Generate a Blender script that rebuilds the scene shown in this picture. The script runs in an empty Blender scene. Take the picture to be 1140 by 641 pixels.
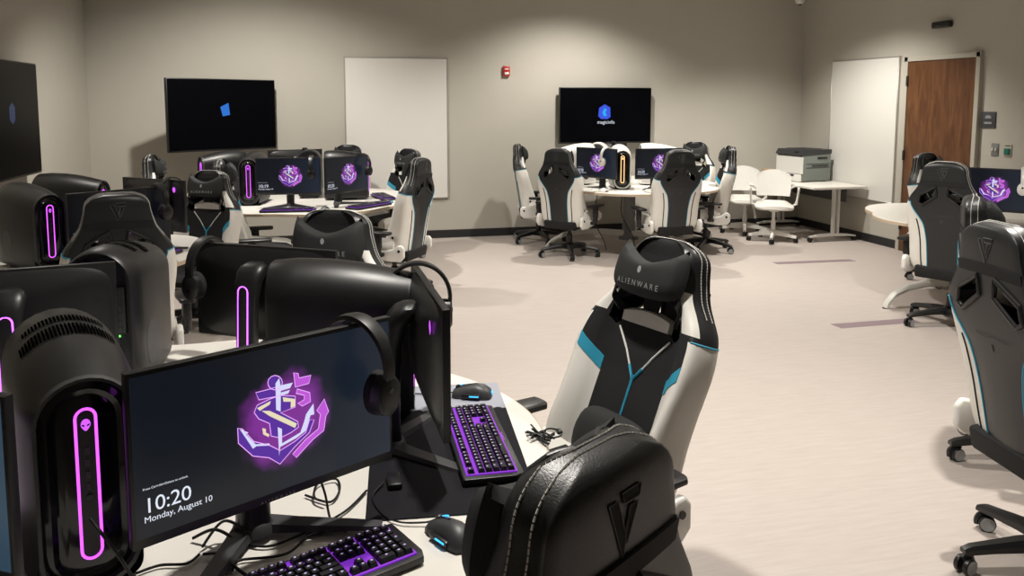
import bpy, bmesh, math, random
import numpy as np
from mathutils import Vector, Matrix
random.seed(7)
C = bpy.context.scene.collection
PI = math.pi
def R(a): return math.radians(a)

# ------------------------------------------------------------------ materials
def mat(name, col, rough=0.5, metal=0.0, emit=None, estr=0.0, bump=0.0, bscale=200.0, var=0.0, vscale=6.0, coat=0.0, spec=0.5):
    m = bpy.data.materials.new(name); m.use_nodes = True
    nt = m.node_tree; b = nt.nodes['Principled BSDF']
    b.inputs['Base Color'].default_value = (*col, 1); b.inputs['Roughness'].default_value = rough
    b.inputs['Metallic'].default_value = metal; b.inputs['Specular IOR Level'].default_value = spec
    if coat: b.inputs['Coat Weight'].default_value = coat; b.inputs['Coat Roughness'].default_value = 0.15
    if emit: b.inputs['Emission Color'].default_value = (*emit, 1); b.inputs['Emission Strength'].default_value = estr
    tc = nt.nodes.new('ShaderNodeTexCoord')
    if var:
        n = nt.nodes.new('ShaderNodeTexNoise'); n.inputs['Scale'].default_value = vscale; n.inputs['Detail'].default_value = 5
        nt.links.new(tc.outputs['Object'], n.inputs['Vector'])
        mx = nt.nodes.new('ShaderNodeMix'); mx.data_type = 'RGBA'
        mx.inputs['A'].default_value = (*[c*(1-var) for c in col], 1); mx.inputs['B'].default_value = (*[min(1, c*(1+var)) for c in col], 1)
        nt.links.new(n.outputs['Fac'], mx.inputs['Factor']); nt.links.new(mx.outputs['Result'], b.inputs['Base Color'])
    if bump:
        n = nt.nodes.new('ShaderNodeTexNoise'); n.inputs['Scale'].default_value = bscale; n.inputs['Detail'].default_value = 4
        nt.links.new(tc.outputs['Object'], n.inputs['Vector'])
        bp = nt.nodes.new('ShaderNodeBump'); bp.inputs['Strength'].default_value = bump; bp.inputs['Distance'].default_value = 0.002
        nt.links.new(n.outputs['Fac'], bp.inputs['Height']); nt.links.new(bp.outputs['Normal'], b.inputs['Normal'])
    return m

M = {}
M['wall'] = mat('wall_paint', (.50, .475, .415), .85, var=.04, vscale=2.5, bump=.15, bscale=120)
M['ceiling'] = mat('ceiling_tile', (.45, .44, .41), .9, bump=.2, bscale=60)
M['base'] = mat('vinyl_baseboard', (.018, .018, .02), .45)
M['leather'] = mat('black_leather', (.016, .017, .018), .37, bump=.25, bscale=350)
M['fabric'] = mat('black_fabric', (.008, .008, .009), .85, bump=.3, bscale=500)
M['pillow'] = mat('black_velour', (.015, .0165, .0165), .75, bump=.3, bscale=400)
M['white'] = mat('white_leather', (.80, .78, .725), .42, bump=.1, bscale=350)
M['white_plastic'] = mat('white_plastic', (.80, .79, .75), .35)
M['blue'] = mat('blue_piping', (.03, .33, .50), .5)
M['blackplastic'] = mat('black_plastic', (.010, .010, .011), .38)
M['blackmatte'] = mat('matte_black_shell', (.0105, .0105, .011), .40, bump=.08, bscale=600)
M['void'] = mat('vent_opening', (.001, .001, .001), 1.0, spec=0.0)
M['gloss'] = mat('gloss_black', (.004, .004, .005), .12)
M['tvscreen'] = mat('television_glass', (.002, .002, .003), .3, spec=.05)
M['darkgrey'] = mat('dark_grey_plastic', (.045, .045, .048), .45)
M['grey'] = mat('grey_plastic', (.20, .21, .20), .5)
M['stitch'] = mat('white_stitching', (.75, .74, .70), .7)
M['emboss'] = mat('embossed_lettering', (.15, .15, .15), .5)
M['emboss2'] = mat('debossed_lettering', (.045, .045, .048), .45)
M['silverprint'] = mat('silver_print', (.35, .36, .36), .4)
M['tabletop'] = mat('white_laminate', (.80, .775, .715), .38, var=.02, vscale=4)
M['edge'] = mat('maple_edge_band', (.55, .44, .32), .5, var=.08, vscale=8)
M['legwhite'] = mat('pale_metal_leg', (.62, .61, .57), .4)
M['legdark'] = mat('grey_metal_leg', (.20, .20, .20), .45)
M['chrome'] = mat('bright_steel', (.55, .55, .54), .25, 1.0)
M['red'] = mat('alarm_red', (.42, .02, .015), .4)
M['boardwhite'] = mat('whiteboard_enamel', (.78, .765, .72), .28)
M['boardframe'] = mat('aluminium_trim', (.50, .49, .46), .4, .6)
M['paintframe'] = mat('painted_steel_frame', (.47, .445, .38), .5)
M['printerdark'] = mat('charcoal_printer_plastic', (.03, .032, .034), .45)
M['printergrey'] = mat('grey_green_printer_plastic', (.19, .215, .20), .5)
M['signgrey'] = mat('slate_sign_plate', (.055, .06, .068), .5)
M['green'] = mat('green_push_button', (.01, .16, .11), .4)
M['brown'] = mat('cardboard_brown', (.50, .33, .17), .7)
M['stripe'] = mat('mauve_floor_inlay', (.25, .185, .205), .5, var=.06, vscale=20)
M['purpleE'] = mat('purple_light', (.3, .05, .5), .4, emit=(.52, .09, 1.0), estr=4.0)
M['ringE'] = mat('purple_light_ring', (.3, .05, .5), .4, emit=(.66, .09, .90), estr=1.8)
M['orangeE'] = mat('orange_light_ring', (.5, .3, .1), .4, emit=(1.0, .52, .22), estr=2.6)
M['keyE'] = mat('key_backlight', (.15, .02, .3), .4, emit=(.36, .05, 1.0), estr=.42)
M['keylegend'] = mat('key_legend', (.3, .3, .35), .4, emit=(.6, .45, 1.0), estr=.5)
M['logoE'] = mat('purple_badge_light', (.3, .05, .5), .4, emit=(.62, .10, .95), estr=1.2)
M['mouseE'] = mat('cyan_light', (.02, .2, .4), .4, emit=(.05, .48, 1.0), estr=1.6)
M['ledgreen'] = mat('green_led', (.05, .3, .05), .4, emit=(.2, 1, .15), estr=2)
M['cupE'] = mat('headset_badge', (.05, .05, .05), .4)
def emis(name, col, s=1.0):
    return mat(name, (0, 0, 0), .3, emit=col, estr=s, spec=.3)
M['textE'] = emis('screen_white', (.85, .9, 1.0), .9)
M['embP'] = emis('emblem_purple', (.10, .03, .33), 1.0)
M['embK'] = emis('emblem_pink', (.52, .10, .68), 1.0)
M['embO'] = emis('emblem_outline', (.85, .42, 1.0), 1.0)
M['embL'] = emis('emblem_pale', (.72, .74, 1.0), .95)
M['embC'] = emis('emblem_cream', (.85, .76, .52), .95)
M['tvblue'] = emis('television_logo_blue', (.05, .10, .75), 1.0)
M['tvcyan'] = emis('television_logo_cyan', (.03, .42, .95), 1.0)
M['tvmid'] = emis('television_square_blue', (.03, .17, .62), 1.0)
M['tvfaint'] = emis('television_faint_blue', (.006, .02, .07), 1.0)

def screen_mat(name, base, right, halo, hs):
    """lit display: wallpaper that gets paler to one side, with a soft purple halo behind the emblem"""
    m = bpy.data.materials.new(name); m.use_nodes = True; nt = m.node_tree; b = nt.nodes['Principled BSDF']
    b.inputs['Base Color'].default_value = (.004, .004, .005, 1); b.inputs['Roughness'].default_value = .28
    tc = nt.nodes.new('ShaderNodeTexCoord'); sp = nt.nodes.new('ShaderNodeSeparateXYZ'); nt.links.new(tc.outputs['Object'], sp.inputs[0])
    def math_(op, a, c):
        n = nt.nodes.new('ShaderNodeMath'); n.operation = op
        for i, v in enumerate((a, c)):
            if isinstance(v, (int, float)): n.inputs[i].default_value = v
            else: nt.links.new(v, n.inputs[i])
        return n.outputs[0]
    mp = nt.nodes.new('ShaderNodeMapRange'); mp.inputs['From Min'].default_value = .05; mp.inputs['From Max'].default_value = -.28
    mp.clamp = True; nt.links.new(sp.outputs['X'], mp.inputs['Value'])
    mx = nt.nodes.new('ShaderNodeMix'); mx.data_type = 'RGBA'; mx.inputs['A'].default_value = (*base, 1); mx.inputs['B'].default_value = (*right, 1)
    nt.links.new(mp.outputs[0], mx.inputs['Factor'])
    dx = math_('ADD', sp.outputs['X'], .02); dz = math_('ADD', sp.outputs['Z'], -SCZ)
    d = math_('SQRT', math_('ADD', math_('MULTIPLY', dx, dx), math_('MULTIPLY', dz, dz)), 0)
    ns = nt.nodes.new('ShaderNodeTexNoise'); ns.inputs['Scale'].default_value = 22; nt.links.new(tc.outputs['Object'], ns.inputs['Vector'])
    d2 = math_('ADD', d, math_('MULTIPLY', math_('SUBTRACT', ns.outputs['Fac'], .5), .05))
    hl = nt.nodes.new('ShaderNodeMapRange'); hl.inputs['From Min'].default_value = .108; hl.inputs['From Max'].default_value = .06
    hl.interpolation_type = 'SMOOTHSTEP'; nt.links.new(d2, hl.inputs['Value'])
    mx2 = nt.nodes.new('ShaderNodeMix'); mx2.data_type = 'RGBA'; mx2.blend_type = 'ADD'; mx2.inputs['B'].default_value = (*halo, 1)
    nt.links.new(math_('MULTIPLY', hl.outputs[0], hs), mx2.inputs['Factor']); nt.links.new(mx.outputs['Result'], mx2.inputs['A'])
    nt.links.new(mx2.outputs['Result'], b.inputs['Emission Color']); b.inputs['Emission Strength'].default_value = 1.0
    return m
MB_BOTTOM = .115          # panel bottom above the table
PW, PH = .558, .328
SCZ = MB_BOTTOM + PH/2
M['screen'] = screen_mat('lock_screen', (.0035, .0055, .010), (.011, .018, .031), (.20, .02, .28), 1.0)
M['screendark'] = screen_mat('lock_screen_dimmed', (.001, .0015, .003), (.002, .003, .005), (.24, .02, .33), 0.3)
M['screenpale'] = screen_mat('lock_screen_pale', (.02, .045, .075), (.022, .05, .08), (.30, .04, .40), 1.0)

def floor_mat():
    m = bpy.data.materials.new('sheet_vinyl_floor'); m.use_nodes = True; nt = m.node_tree; b = nt.nodes['Principled BSDF']
    tc = nt.nodes.new('ShaderNodeTexCoord'); mp = nt.nodes.new('ShaderNodeMapping'); mp.inputs['Scale'].default_value = (1.6, 14, 1); mp.inputs['Rotation'].default_value = (0, 0, R(-8))
    nt.links.new(tc.outputs['Object'], mp.inputs[0])
    n = nt.nodes.new('ShaderNodeTexNoise'); n.inputs['Scale'].default_value = 3; n.inputs['Detail'].default_value = 8; n.inputs['Roughness'].default_value = .65
    nt.links.new(mp.outputs[0], n.inputs['Vector'])
    cr = nt.nodes.new('ShaderNodeValToRGB'); cr.color_ramp.elements[0].position = .3; cr.color_ramp.elements[1].position = .7
    cr.color_ramp.elements[0].color = (.455, .40, .365, 1); cr.color_ramp.elements[1].color = (.525, .468, .43, 1)
    nt.links.new(n.outputs['Fac'], cr.inputs[0]); nt.links.new(cr.outputs[0], b.inputs['Base Color'])
    b.inputs['Roughness'].default_value = .48; b.inputs['Specular IOR Level'].default_value = .35
    return m
M['floor'] = floor_mat()

def wood_mat():
    m = bpy.data.materials.new('stained_oak_veneer'); m.use_nodes = True; nt = m.node_tree; b = nt.nodes['Principled BSDF']
    tc = nt.nodes.new('ShaderNodeTexCoord'); mp = nt.nodes.new('ShaderNodeMapping'); mp.inputs['Scale'].default_value = (4, 4, .7)
    nt.links.new(tc.outputs['Object'], mp.inputs[0])
    n = nt.nodes.new('ShaderNodeTexNoise'); n.inputs['Scale'].default_value = 3.5; n.inputs['Detail'].default_value = 9; n.inputs['Distortion'].default_value = 1.2
    nt.links.new(mp.outputs[0], n.inputs['Vector'])
    cr = nt.nodes.new('ShaderNodeValToRGB'); cr.color_ramp.elements[0].position = .3; cr.color_ramp.elements[1].position = .75
    cr.color_ramp.elements[0].color = (.075, .027, .010, 1); cr.color_ramp.elements[1].color = (.17, .072, .026, 1)
    nt.links.new(n.outputs['Fac'], cr.inputs[0]); nt.links.new(cr.outputs[0], b.inputs['Base Color']); b.inputs['Roughness'].default_value = .4
    return m
M['wood'] = wood_mat()

def honeycomb_mat():
    m = bpy.data.materials.new('perforated_grille'); m.use_nodes = True; nt = m.node_tree; b = nt.nodes['Principled BSDF']
    tc = nt.nodes.new('ShaderNodeTexCoord'); v = nt.nodes.new('ShaderNodeTexVoronoi'); v.inputs['Scale'].default_value = 130; v.inputs['Randomness'].default_value = .12
    nt.links.new(tc.outputs['Object'], v.inputs['Vector'])
    cr = nt.nodes.new('ShaderNodeValToRGB'); cr.color_ramp.elements[0].position = .38; cr.color_ramp.elements[1].position = .46
    cr.color_ramp.elements[0].color = (.006, .006, .007, 1); cr.color_ramp.elements[1].color = (.075, .075, .08, 1)
    nt.links.new(v.outputs['Distance'], cr.inputs[0]); nt.links.new(cr.outputs[0], b.inputs['Base Color']); b.inputs['Roughness'].default_value = .5
    return m
M['honey'] = honeycomb_mat()

def mousemat_mat():
    m = bpy.data.materials.new('printed_desk_mat'); m.use_nodes = True; nt = m.node_tree; b = nt.nodes['Principled BSDF']
    tc = nt.nodes.new('ShaderNodeTexCoord'); sp = nt.nodes.new('ShaderNodeSeparateXYZ'); nt.links.new(tc.outputs['Object'], sp.inputs[0])
    n = nt.nodes.new('ShaderNodeTexNoise'); n.inputs['Scale'].default_value = 26; n.inputs['Detail'].default_value = 6; nt.links.new(tc.outputs['Object'], n.inputs['Vector'])
    ad = nt.nodes.new('ShaderNodeMath'); ad.operation = 'MULTIPLY_ADD'; nt.links.new(n.outputs['Fac'], ad.inputs[0]); ad.inputs[1].default_value = .16; nt.links.new(sp.outputs['Y'], ad.inputs[2])
    cr = nt.nodes.new('ShaderNodeValToRGB'); e = cr.color_ramp.elements; e[0].position = .275; e[0].color = (.008, .008, .011, 1); e[1].position = .284; e[1].color = (.36, .37, .42, 1)
    nt.links.new(ad.outputs[0], cr.inputs[0]); nt.links.new(cr.outputs[0], b.inputs['Base Color']); b.inputs['Roughness'].default_value = .8; b.inputs['Specular IOR Level'].default_value = .2
    return m
M['deskmat'] = mousemat_mat()

# ------------------------------------------------------------------ mesh builder
class MB:
    def __init__(s): s.v = []; s.f = []; s.m = []
    def add(s, vs, fs, m=0, X=None):
        o = len(s.v)
        s.v += [tuple(X @ Vector(p)) if X is not None else tuple(p) for p in vs]
        s.f += [tuple(i+o for i in f) for f in fs]; s.m += [m]*len(fs)
    def bm(s, bm, m=0, X=None):
        bm.verts.index_update()
        s.add([v.co[:] for v in bm.verts], [[v.index for v in f.verts] for f in bm.faces], m, X); bm.free()
    def box(s, c, d, m=0, bev=0.0, seg=2, X=None):
        b = bmesh.new(); bmesh.ops.create_cube(b, size=1)
        for v in b.verts: v.co = Vector((v.co.x*d[0], v.co.y*d[1], v.co.z*d[2]))
        if bev: bmesh.ops.bevel(b, geom=b.edges[:], offset=bev, segments=seg, affect='EDGES', profile=.5)
        for v in b.verts: v.co += Vector(c)
        s.bm(b, m, X); return s
    def tube(s, pts, r, n=8, m=0, X=None, cap=True, closed=False, flat=1.0):
        P = [Vector(p) for p in pts]; k = len(P); rs = r if isinstance(r, (list, tuple)) else [r]*k
        vs = []; fs = []; prev = None
        for i in range(k):
            t = (P[(i+1) % k]-P[i-1]) if closed else (P[min(i+1, k-1)]-P[max(i-1, 0)])
            t.normalize()
            if prev is None:
                a = Vector((0, 0, 1)) if abs(t.z) < .9 else Vector((1, 0, 0)); u = t.cross(a).normalized()
            else:
                u = (prev - t*prev.dot(t)); u = u.normalized() if u.length > 1e-6 else t.orthogonal().normalized()
            prev = u; w = t.cross(u)
            vs += [P[i]+(u*math.cos(2*PI*j/n)+w*math.sin(2*PI*j/n)*flat)*rs[i] for j in range(n)]
        for i in range(k if closed else k-1):
            for j in range(n):
                a = i*n+j; b = i*n+(j+1) % n; c = ((i+1) % k)*n+(j+1) % n; d = ((i+1) % k)*n+j
                fs.append((a, b, c, d))
        if cap and not closed: fs.append(tuple(range(n))[::-1]); fs.append(tuple((k-1)*n+j for j in range(n)))
        s.add(vs, fs, m, X); return s
    def lathe(s, prof, n=24, m=0, X=None):
        vs = []; fs = []
        for r, z in prof: vs += [(r*math.cos(2*PI*j/n), r*math.sin(2*PI*j/n), z) for j in range(n)]
        for i in range(len(prof)-1):
            for j in range(n): fs.append((i*n+j, i*n+(j+1) % n, (i+1)*n+(j+1) % n, (i+1)*n+j))
        fs.append(tuple(range(n))[::-1]); fs.append(tuple((len(prof)-1)*n+j for j in range(n)))
        s.add(vs, fs, m, X); return s
    def prism(s, poly, h0, h1, m=0, X=None):
        n = len(poly); a = sum(poly[i][0]*poly[(i+1) % n][1]-poly[(i+1) % n][0]*poly[i][1] for i in range(n))
        if a < 0: poly = poly[::-1]
        vs = [(x, y, h0) for x, y in poly]+[(x, y, h1) for x, y in poly]
        fs = [tuple(range(n))[::-1], tuple(range(n, 2*n))]+[(i, (i+1) % n, n+(i+1) % n, n+i) for i in range(n)]
        s.add(vs, fs, m, X); return s
    def rings(s, rs, m=0, cap0=True, cap1=True, X=None, closed=True):
        n = len(rs[0]); vs = [p for r in rs for p in r]; fs = []
        for i in range(len(rs)-1):
            for j in range(n if closed else n-1): fs.append((i*n+j, i*n+(j+1) % n, (i+1)*n+(j+1) % n, (i+1)*n+j))
        if cap0: fs.append(tuple(range(n))[::-1])
        if cap1: fs.append(tuple((len(rs)-1)*n+j for j in range(n)))
        s.add(vs, fs, m, X); return s
    def mesh(s, name, mats, smooth=38):
        me = bpy.data.meshes.new(name); me.from_pydata(s.v, [], s.f)
        for x in (mats if isinstance(mats, (list, tuple)) else [mats]): me.materials.append(x)
        me.polygons.foreach_set('material_index', s.m)
        b = bmesh.new(); b.from_mesh(me); bmesh.ops.recalc_face_normals(b, faces=b.faces[:]); b.to_mesh(me); b.free()
        if smooth: me.shade_smooth(); me.set_sharp_from_angle(angle=R(smooth))
        me.update(); return me
    def build(s, name, mats, parent=None, smooth=38):
        o = bpy.data.objects.new(name, s.mesh(name, mats, smooth)); C.objects.link(o); o.parent = parent; return o

def empty(name, loc=(0, 0, 0), rz=0):
    o = bpy.data.objects.new(name, None); C.objects.link(o); o.location = loc; o.rotation_euler = (0, 0, rz); o.empty_display_size = .1; return o
def tag(o, label, cat, group=None):
    o['label'] = label; o['category'] = cat
    if group: o['group'] = group
    return o
def struct(o): o['kind'] = 'structure'; return o
def copy_tree(o, parent=None):
    c = o.copy(); C.objects.link(c); c.parent = parent
    for ch in list(o.children): copy_tree(ch, c)
    return c
_used = set()
def spawn(proto, loc, deg, label, group=None, cat=None):
    """deg: the way the thing faces in the room (its local +Y)"""
    o = proto if proto.name not in _used else copy_tree(proto)
    _used.add(proto.name); o.location = loc; o.rotation_euler = (0, 0, R(deg-90))
    o['label'] = label
    if group: o['group'] = group
    return o
def rot(ax, deg): return Matrix.Rotation(R(deg), 4, ax)
def T(x, y, z): return Matrix.Translation((x, y, z))
def text_mesh(txt, size, align='CENTER', spacing=1.0):
    cu = bpy.data.curves.new('t', 'FONT'); cu.body = txt; cu.size = size; cu.align_x = align; cu.space_character = spacing; cu.resolution_u = 3
    ob = bpy.data.objects.new('t', cu); C.objects.link(ob); bpy.context.view_layer.update()
    me = bpy.data.meshes.new_from_object(ob.evaluated_get(bpy.context.evaluated_depsgraph_get()))
    vs = [v.co[:] for v in me.vertices]; fs = [tuple(p.vertices) for p in me.polygons]
    bpy.data.objects.remove(ob); bpy.data.curves.remove(cu); bpy.data.meshes.remove(me)
    return vs, fs
def capsule(w, z0, z1, n=10):
    """closed outline (x,z) of an upright capsule"""
    r = w/2
    return [(r*math.cos(a), z1-r+r*math.sin(a)) for a in np.linspace(0, PI, n)]+[(r*math.cos(a), z0+r+r*math.sin(a)) for a in np.linspace(PI, 2*PI, n)]
def smoothpath(pts, n=8):
    P = [Vector(p) for p in pts]; out = []
    for i in range(len(P)-1):
        p0 = P[max(i-1, 0)]; p1 = P[i]; p2 = P[i+1]; p3 = P[min(i+2, len(P)-1)]
        for k in range(n):
            t = k/n
            out.append(.5*((2*p1)+(p2-p0)*t+(2*p0-5*p1+4*p2-p3)*t*t+(3*p1-p0-3*p2+p3)*t**3))
    out.append(P[-1]); return out

# ------------------------------------------------------------------ room
YB, XR, XL, YF, ZC = 9.63, 6.47, -2.44, -2.6, 3.35
def slab(name, c, d, m):
    return struct(MB().box(c, d).build(name, M[m], smooth=0))
slab('floor', ((XL+XR)/2, (YB+YF)/2, -.05), (XR-XL+.4, YB-YF+.4, .1), 'floor')
slab('ceiling', ((XL+XR)/2, (YB+YF)/2, ZC+.05), (XR-XL+.4, YB-YF+.4, .1), 'ceiling')
slab('wall_back', ((XL+XR)/2, YB+.1, ZC/2), (XR-XL+.4, .2, ZC), 'wall')
slab('wall_right', (XR+.1, (YB+YF)/2, ZC/2), (.2, YB-YF, ZC), 'wall')
slab('wall_left', (XL-.1, (YB+YF)/2, ZC/2), (.2, YB-YF, ZC), 'wall')
slab('wall_front', ((XL+XR)/2, YF-.1, ZC/2), (XR-XL+.4, .2, ZC), 'wall')
def baseboard(name, c, d):
    return struct(MB().box(c, d, bev=.003, seg=1).build(name, M['base']))
baseboard('baseboard_back', ((XL+XR)/2, YB-.005, .05), (XR-XL, .012, .1))
baseboard('baseboard_right', (XR-.005, (7.66+YB)/2, .05), (.012, YB-7.66-.02, .1))
baseboard('baseboard_right_near', (XR-.005, (6.57+YF)/2, .05), (.012, 6.57-YF, .1))
baseboard('baseboard_left', (XL+.005, (YB+YF)/2, .05), (.012, YB-YF-.04, .1))
struct(MB().prism([(4.64, 7.32), (5.54, 7.27), (5.545, 7.17), (4.64, 7.21)], -.004, .0012).build('trim_1', M['stripe'], smooth=0))
struct(MB().prism([(3.76, 5.12), (4.47, 5.12), (4.47, 5.0), (3.77, 5.0)], -.004, .0012).build('trim_2', M['stripe'], smooth=0))
# door
d = struct(empty('door_1', (XR, 7.12, 0)))
MB().box((-.012, 0, 1.065), (.045, .94, 2.13), bev=.002, seg=1).build('door_panel', M['wood'], d)
fr = MB()
for sy in (-1, 1): fr.box((-.018, sy*.50, 1.095), (.06, .055, 2.19), bev=.004, seg=1)
fr.box((-.018, 0, 2.16), (.06, 1.05, .055), bev=.004, seg=1); fr.build('door_frame', M['paintframe'], d)
for z in (.3, 1.09, 1.92): MB().box((-.04, .468, z), (.025, .022, .11), bev=.003).tube([(-.052, .468, z-.055), (-.052, .468, z+.055)], .009).build('hinge', M['darkgrey'], d)
hd = MB().lathe([(.03, 0), (.03, .012), (.012, .016), (.012, .05)], 16, X=T(-.035, -.40, 1.0) @ rot('Y', -90)); hd.tube([(-.085, -.40, 1.0), (-.085, -.29, 1.0)], .01); hd.build('door_handle', M['chrome'], d)

# wall pieces
def whiteboard(name, loc, rz, w, h, label):
    t = tag(empty(name, loc, rz), label, 'whiteboard', 'wall whiteboards')
    MB().box((0, .012, h/2), (w-.02, .018, h-.02)).build('writing_surface', M['boardwhite'], t, 0)
    f = MB()
    for sx in (-1, 1): f.box((sx*(w/2-.007), .014, h/2), (.014, .028, h), bev=.003, seg=1)
    for z in (.007, h-.007): f.box((0, .014, z), (w-.029, .028, .014), bev=.003, seg=1)
    f.build('frame', M['boardframe'], t); return t
whiteboard('whiteboard', (.95, YB, .5), PI, 1.24, 1.71, 'tall blank whiteboard on the back wall behind the middle pod, left of the red alarm')
whiteboard('whiteboard', (XR, 8.36, .51), PI/2, 1.22, 1.70, 'tall blank whiteboard on the right wall between the printer desk and the wooden door')

def television(loc, rz, w, h, off, label, extras, plate=True):
    t = tag(empty('television', loc, rz), label, 'television', 'wall mounted televisions')
    MB().box((0, 0, 0), (w, .05, h), bev=.008).build('casing', M['blackplastic'], t)
    MB().box((0, .0255, .004), (w-.02, .004, h-.03)).build('screen', M['tvscreen'], t, 0)
    b = MB()
    if plate: b.box((0, -off/2-.02, 0), (.10, off, .10)).box((0, -off-.005, 0), (.4, .02, .3), bev=.004)
    else:
        a0 = rz; q = (YB-loc[1]-.012); wl = Matrix.Rotation(-rz, 4, 'Z') @ Vector((.25, q, 0))
        b.tube([(0, -.05, 0), (wl.x*.5+.12, wl.y*.5, 0), tuple(wl)], .03, 8); b.box((.25, q, 0), (.22, .02, .3), X=Matrix.Rotation(-rz, 4, 'Z'))
    b.box((0, -.035, 0), (.5, .03, .32), bev=.004)
    b.build('wall_bracket', M['darkgrey'], t)
    for nm, mb, m in extras: mb.build(nm, m, t, 0)
    return t
XZ = rot('X', 90)   # text plane (x,y) -> (x,z), then mirrored so that it reads from +Y
def face_front(y, x=0, z=0): return T(x, y, z) @ Matrix(((-1, 0, 0, 0), (0, 0, 1, 0), (0, 1, 0, 0), (0, 0, 0, 1)))
def face_back(y, x=0, z=0): return T(x, y, z) @ Matrix(((1, 0, 0, 0), (0, 0, -1, 0), (0, 1, 0, 0), (0, 0, 0, 1)))
lg = MB(); lg.add([(x, z, 0) for x, z in [(-.075, .055), (0, .10), (.075, .06), (.08, -.06), (.04, -.085), (-.045, -.085), (-.085, -.05)]], [tuple(range(7))], 0, face_front(.0285, .02, .04))
lc = MB(); lc.add([(x, z, 0) for x, z in [(-.03, .0), (0, .055), (.03, .03), (.01, 0), (.03, -.04), (-.005, -.055), (-.025, -.02)]], [tuple(range(7))], 0, face_front(.0295, .02, .04))
lt = MB(); lt.add(*text_mesh('magicinfo', .062), 0, face_front(.0285, .0, -.105))
television((3.575, YB-.11, 1.513), PI, 1.235, .705, .08, 'black wall television showing a blue hexagon logo above the far pod with white towers',
           [('logo', lg, M['tvblue']), ('logo_core', lc, M['tvcyan']), ('caption', lt, M['textE'])])
l2 = MB(); l2.add([(x, z, 0) for x, z in [(-.055, .03), (.04, .075), (.055, -.055), (-.03, -.07)]], [(0, 1, 2, 3)], 0, face_front(.0285, -.01, .055))
television((-.98, 9.13, 1.535), PI+R(34), 1.25, .775, .42, 'black wall television with a slanted blue square, swung out above the middle pod',
           [('logo', l2, M['tvmid'])], plate=False)
l3 = MB(); l3.add([(x, z, 0) for x, z in [(-.06, .05), (0, .085), (.06, .05), (.06, -.05), (0, -.085), (-.06, -.05)]], [tuple(range(6))], 0, face_front(.0285, 0, .05))
television((XL+.10, 6.98, 1.53), -PI/2, 1.24, .93, .07, 'black wall television on the left wall, cut by the left edge of the view', [('logo', l3, M['tvfaint'])])

t = tag(empty('fire_alarm', (2.30, YB, 2.0), PI), 'small red fire alarm on the back wall between whiteboard and television', 'alarm')
MB().box((0, .02, .06), (.085, .04, .125), bev=.006).build('housing', M['red'], t)
MB().box((0, .044, .032), (.055, .012, .028), bev=.004).build('strobe_lens', M['white_plastic'], t)
MB().box((0, .0415, .085), (.05, .004, .012)).build('lettering_plate', M['stitch'], t)
t = tag(empty('security_camera', (6.2, 9.35, 3.06)), 'white security camera hanging high up in the far right corner', 'camera')
MB().tube([(0, 0, 0), (0, 0, ZC-3.06)], .018).lathe([(.05, ZC-3.08), (.05, ZC-3.06)]).build('mount', M['white_plastic'], t)
MB().lathe([(.02, -.10), (.05, -.08), (.062, -.04), (.062, .02), (.045, .04)], 20).build('housing', M['white_plastic'], t)
MB().lathe([(.018, -.108), (.03, -.098)], 16).build('lens', M['gloss'], t)
t = tag(empty('motion_sensor', (XR, 7.14, 2.50), PI/2), 'slim black motion sensor on the right wall high above the wooden door', 'sensor')
MB().box((0, .03, 0), (.25, .06, .07), bev=.018, seg=3).build('housing', M['blackplastic'], t)
MB().box((.02, .062, -.012), (.06, .006, .02), bev=.002).build('lens', M['darkgrey'], t)
t = tag(empty('room_sign', (XR, 6.49, 1.51), PI/2), 'dark grey room sign with raised white mark on the wall right of the wooden door', 'sign')
MB().box((0, .006, 0), (.17, .012, .16), bev=.003).build('plate', M['signgrey'], t)
sg = MB().box((0, .0125, .025), (.07, .003, .02)).box((0, .0125, .04), (.045, .003, .008)).box((0, .0125, -.03), (.09, .003, .018)); sg.build('raised_mark', M['silverprint'], t)
t = tag(empty('light_switch', (XR, 6.395, 1.22), PI/2), 'steel light switch plate on the right wall below the room sign', 'switch')
MB().box((0, .004, 0), (.085, .008, .125), bev=.003).build('plate', M['grey'], t)
for sx in (-1, 1): MB().box((sx*.02, .013, .0), (.012, .014, .03), bev=.003, X=rot('X', 8)).build('toggle', M['white_plastic'], t)
t = tag(empty('door_release_button', (XR, 6.245, 1.22), PI/2), 'small green push button plate on the right wall beside the light switch', 'button')
MB().box((0, .004, 0), (.09, .008, .125), bev=.003).build('plate', M['paintframe'], t)
MB().box((0, .014, -.01), (.062, .018, .062), bev=.006).build('push_button', M['green'], t)
MB().box((0, .0085, .047), (.06, .003, .008)).build('lettering_strip', M['darkgrey'], t)

# ------------------------------------------------------------------ gaming chair prototype
RZ = [0, .03, .08, .16, .24, .32, .38, .43, .47, .51, .55, .59, .63, .67, .71, .75, .775, .787]
RW = [.185, .215, .243, .25, .25, .256, .264, .267, .264, .256, .238, .207, .177, .161, .15, .142, .118, .085]
RD = [.12, .15, .175, .185, .175, .16, .15, .145, .138, .128, .118, .108, .104, .10, .096, .088, .075, .06]
RC = [.075, .095, .10, .105, .10, .095, .09, .09, .088, .088, .086, .084, .082, .08, .078, .074, .068, .056]
RM = [.12, .135, .14, .145, .145, .145, .145, .145, .143, .138, .13, .125, .12, .115, .108, .10, .085, .06]
RK = [.105, .105, .105, .106, .108, .118, .135, .17, .20, .218, .212, .188, .164, .149, .14, .132, .108, .076]
RY = [0, 0, 0, 0, 0, 0, 0, 0, .001, .003, .006, .01, .015, .019, .024, .030, .037, .044]   # head leans forward a little
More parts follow.
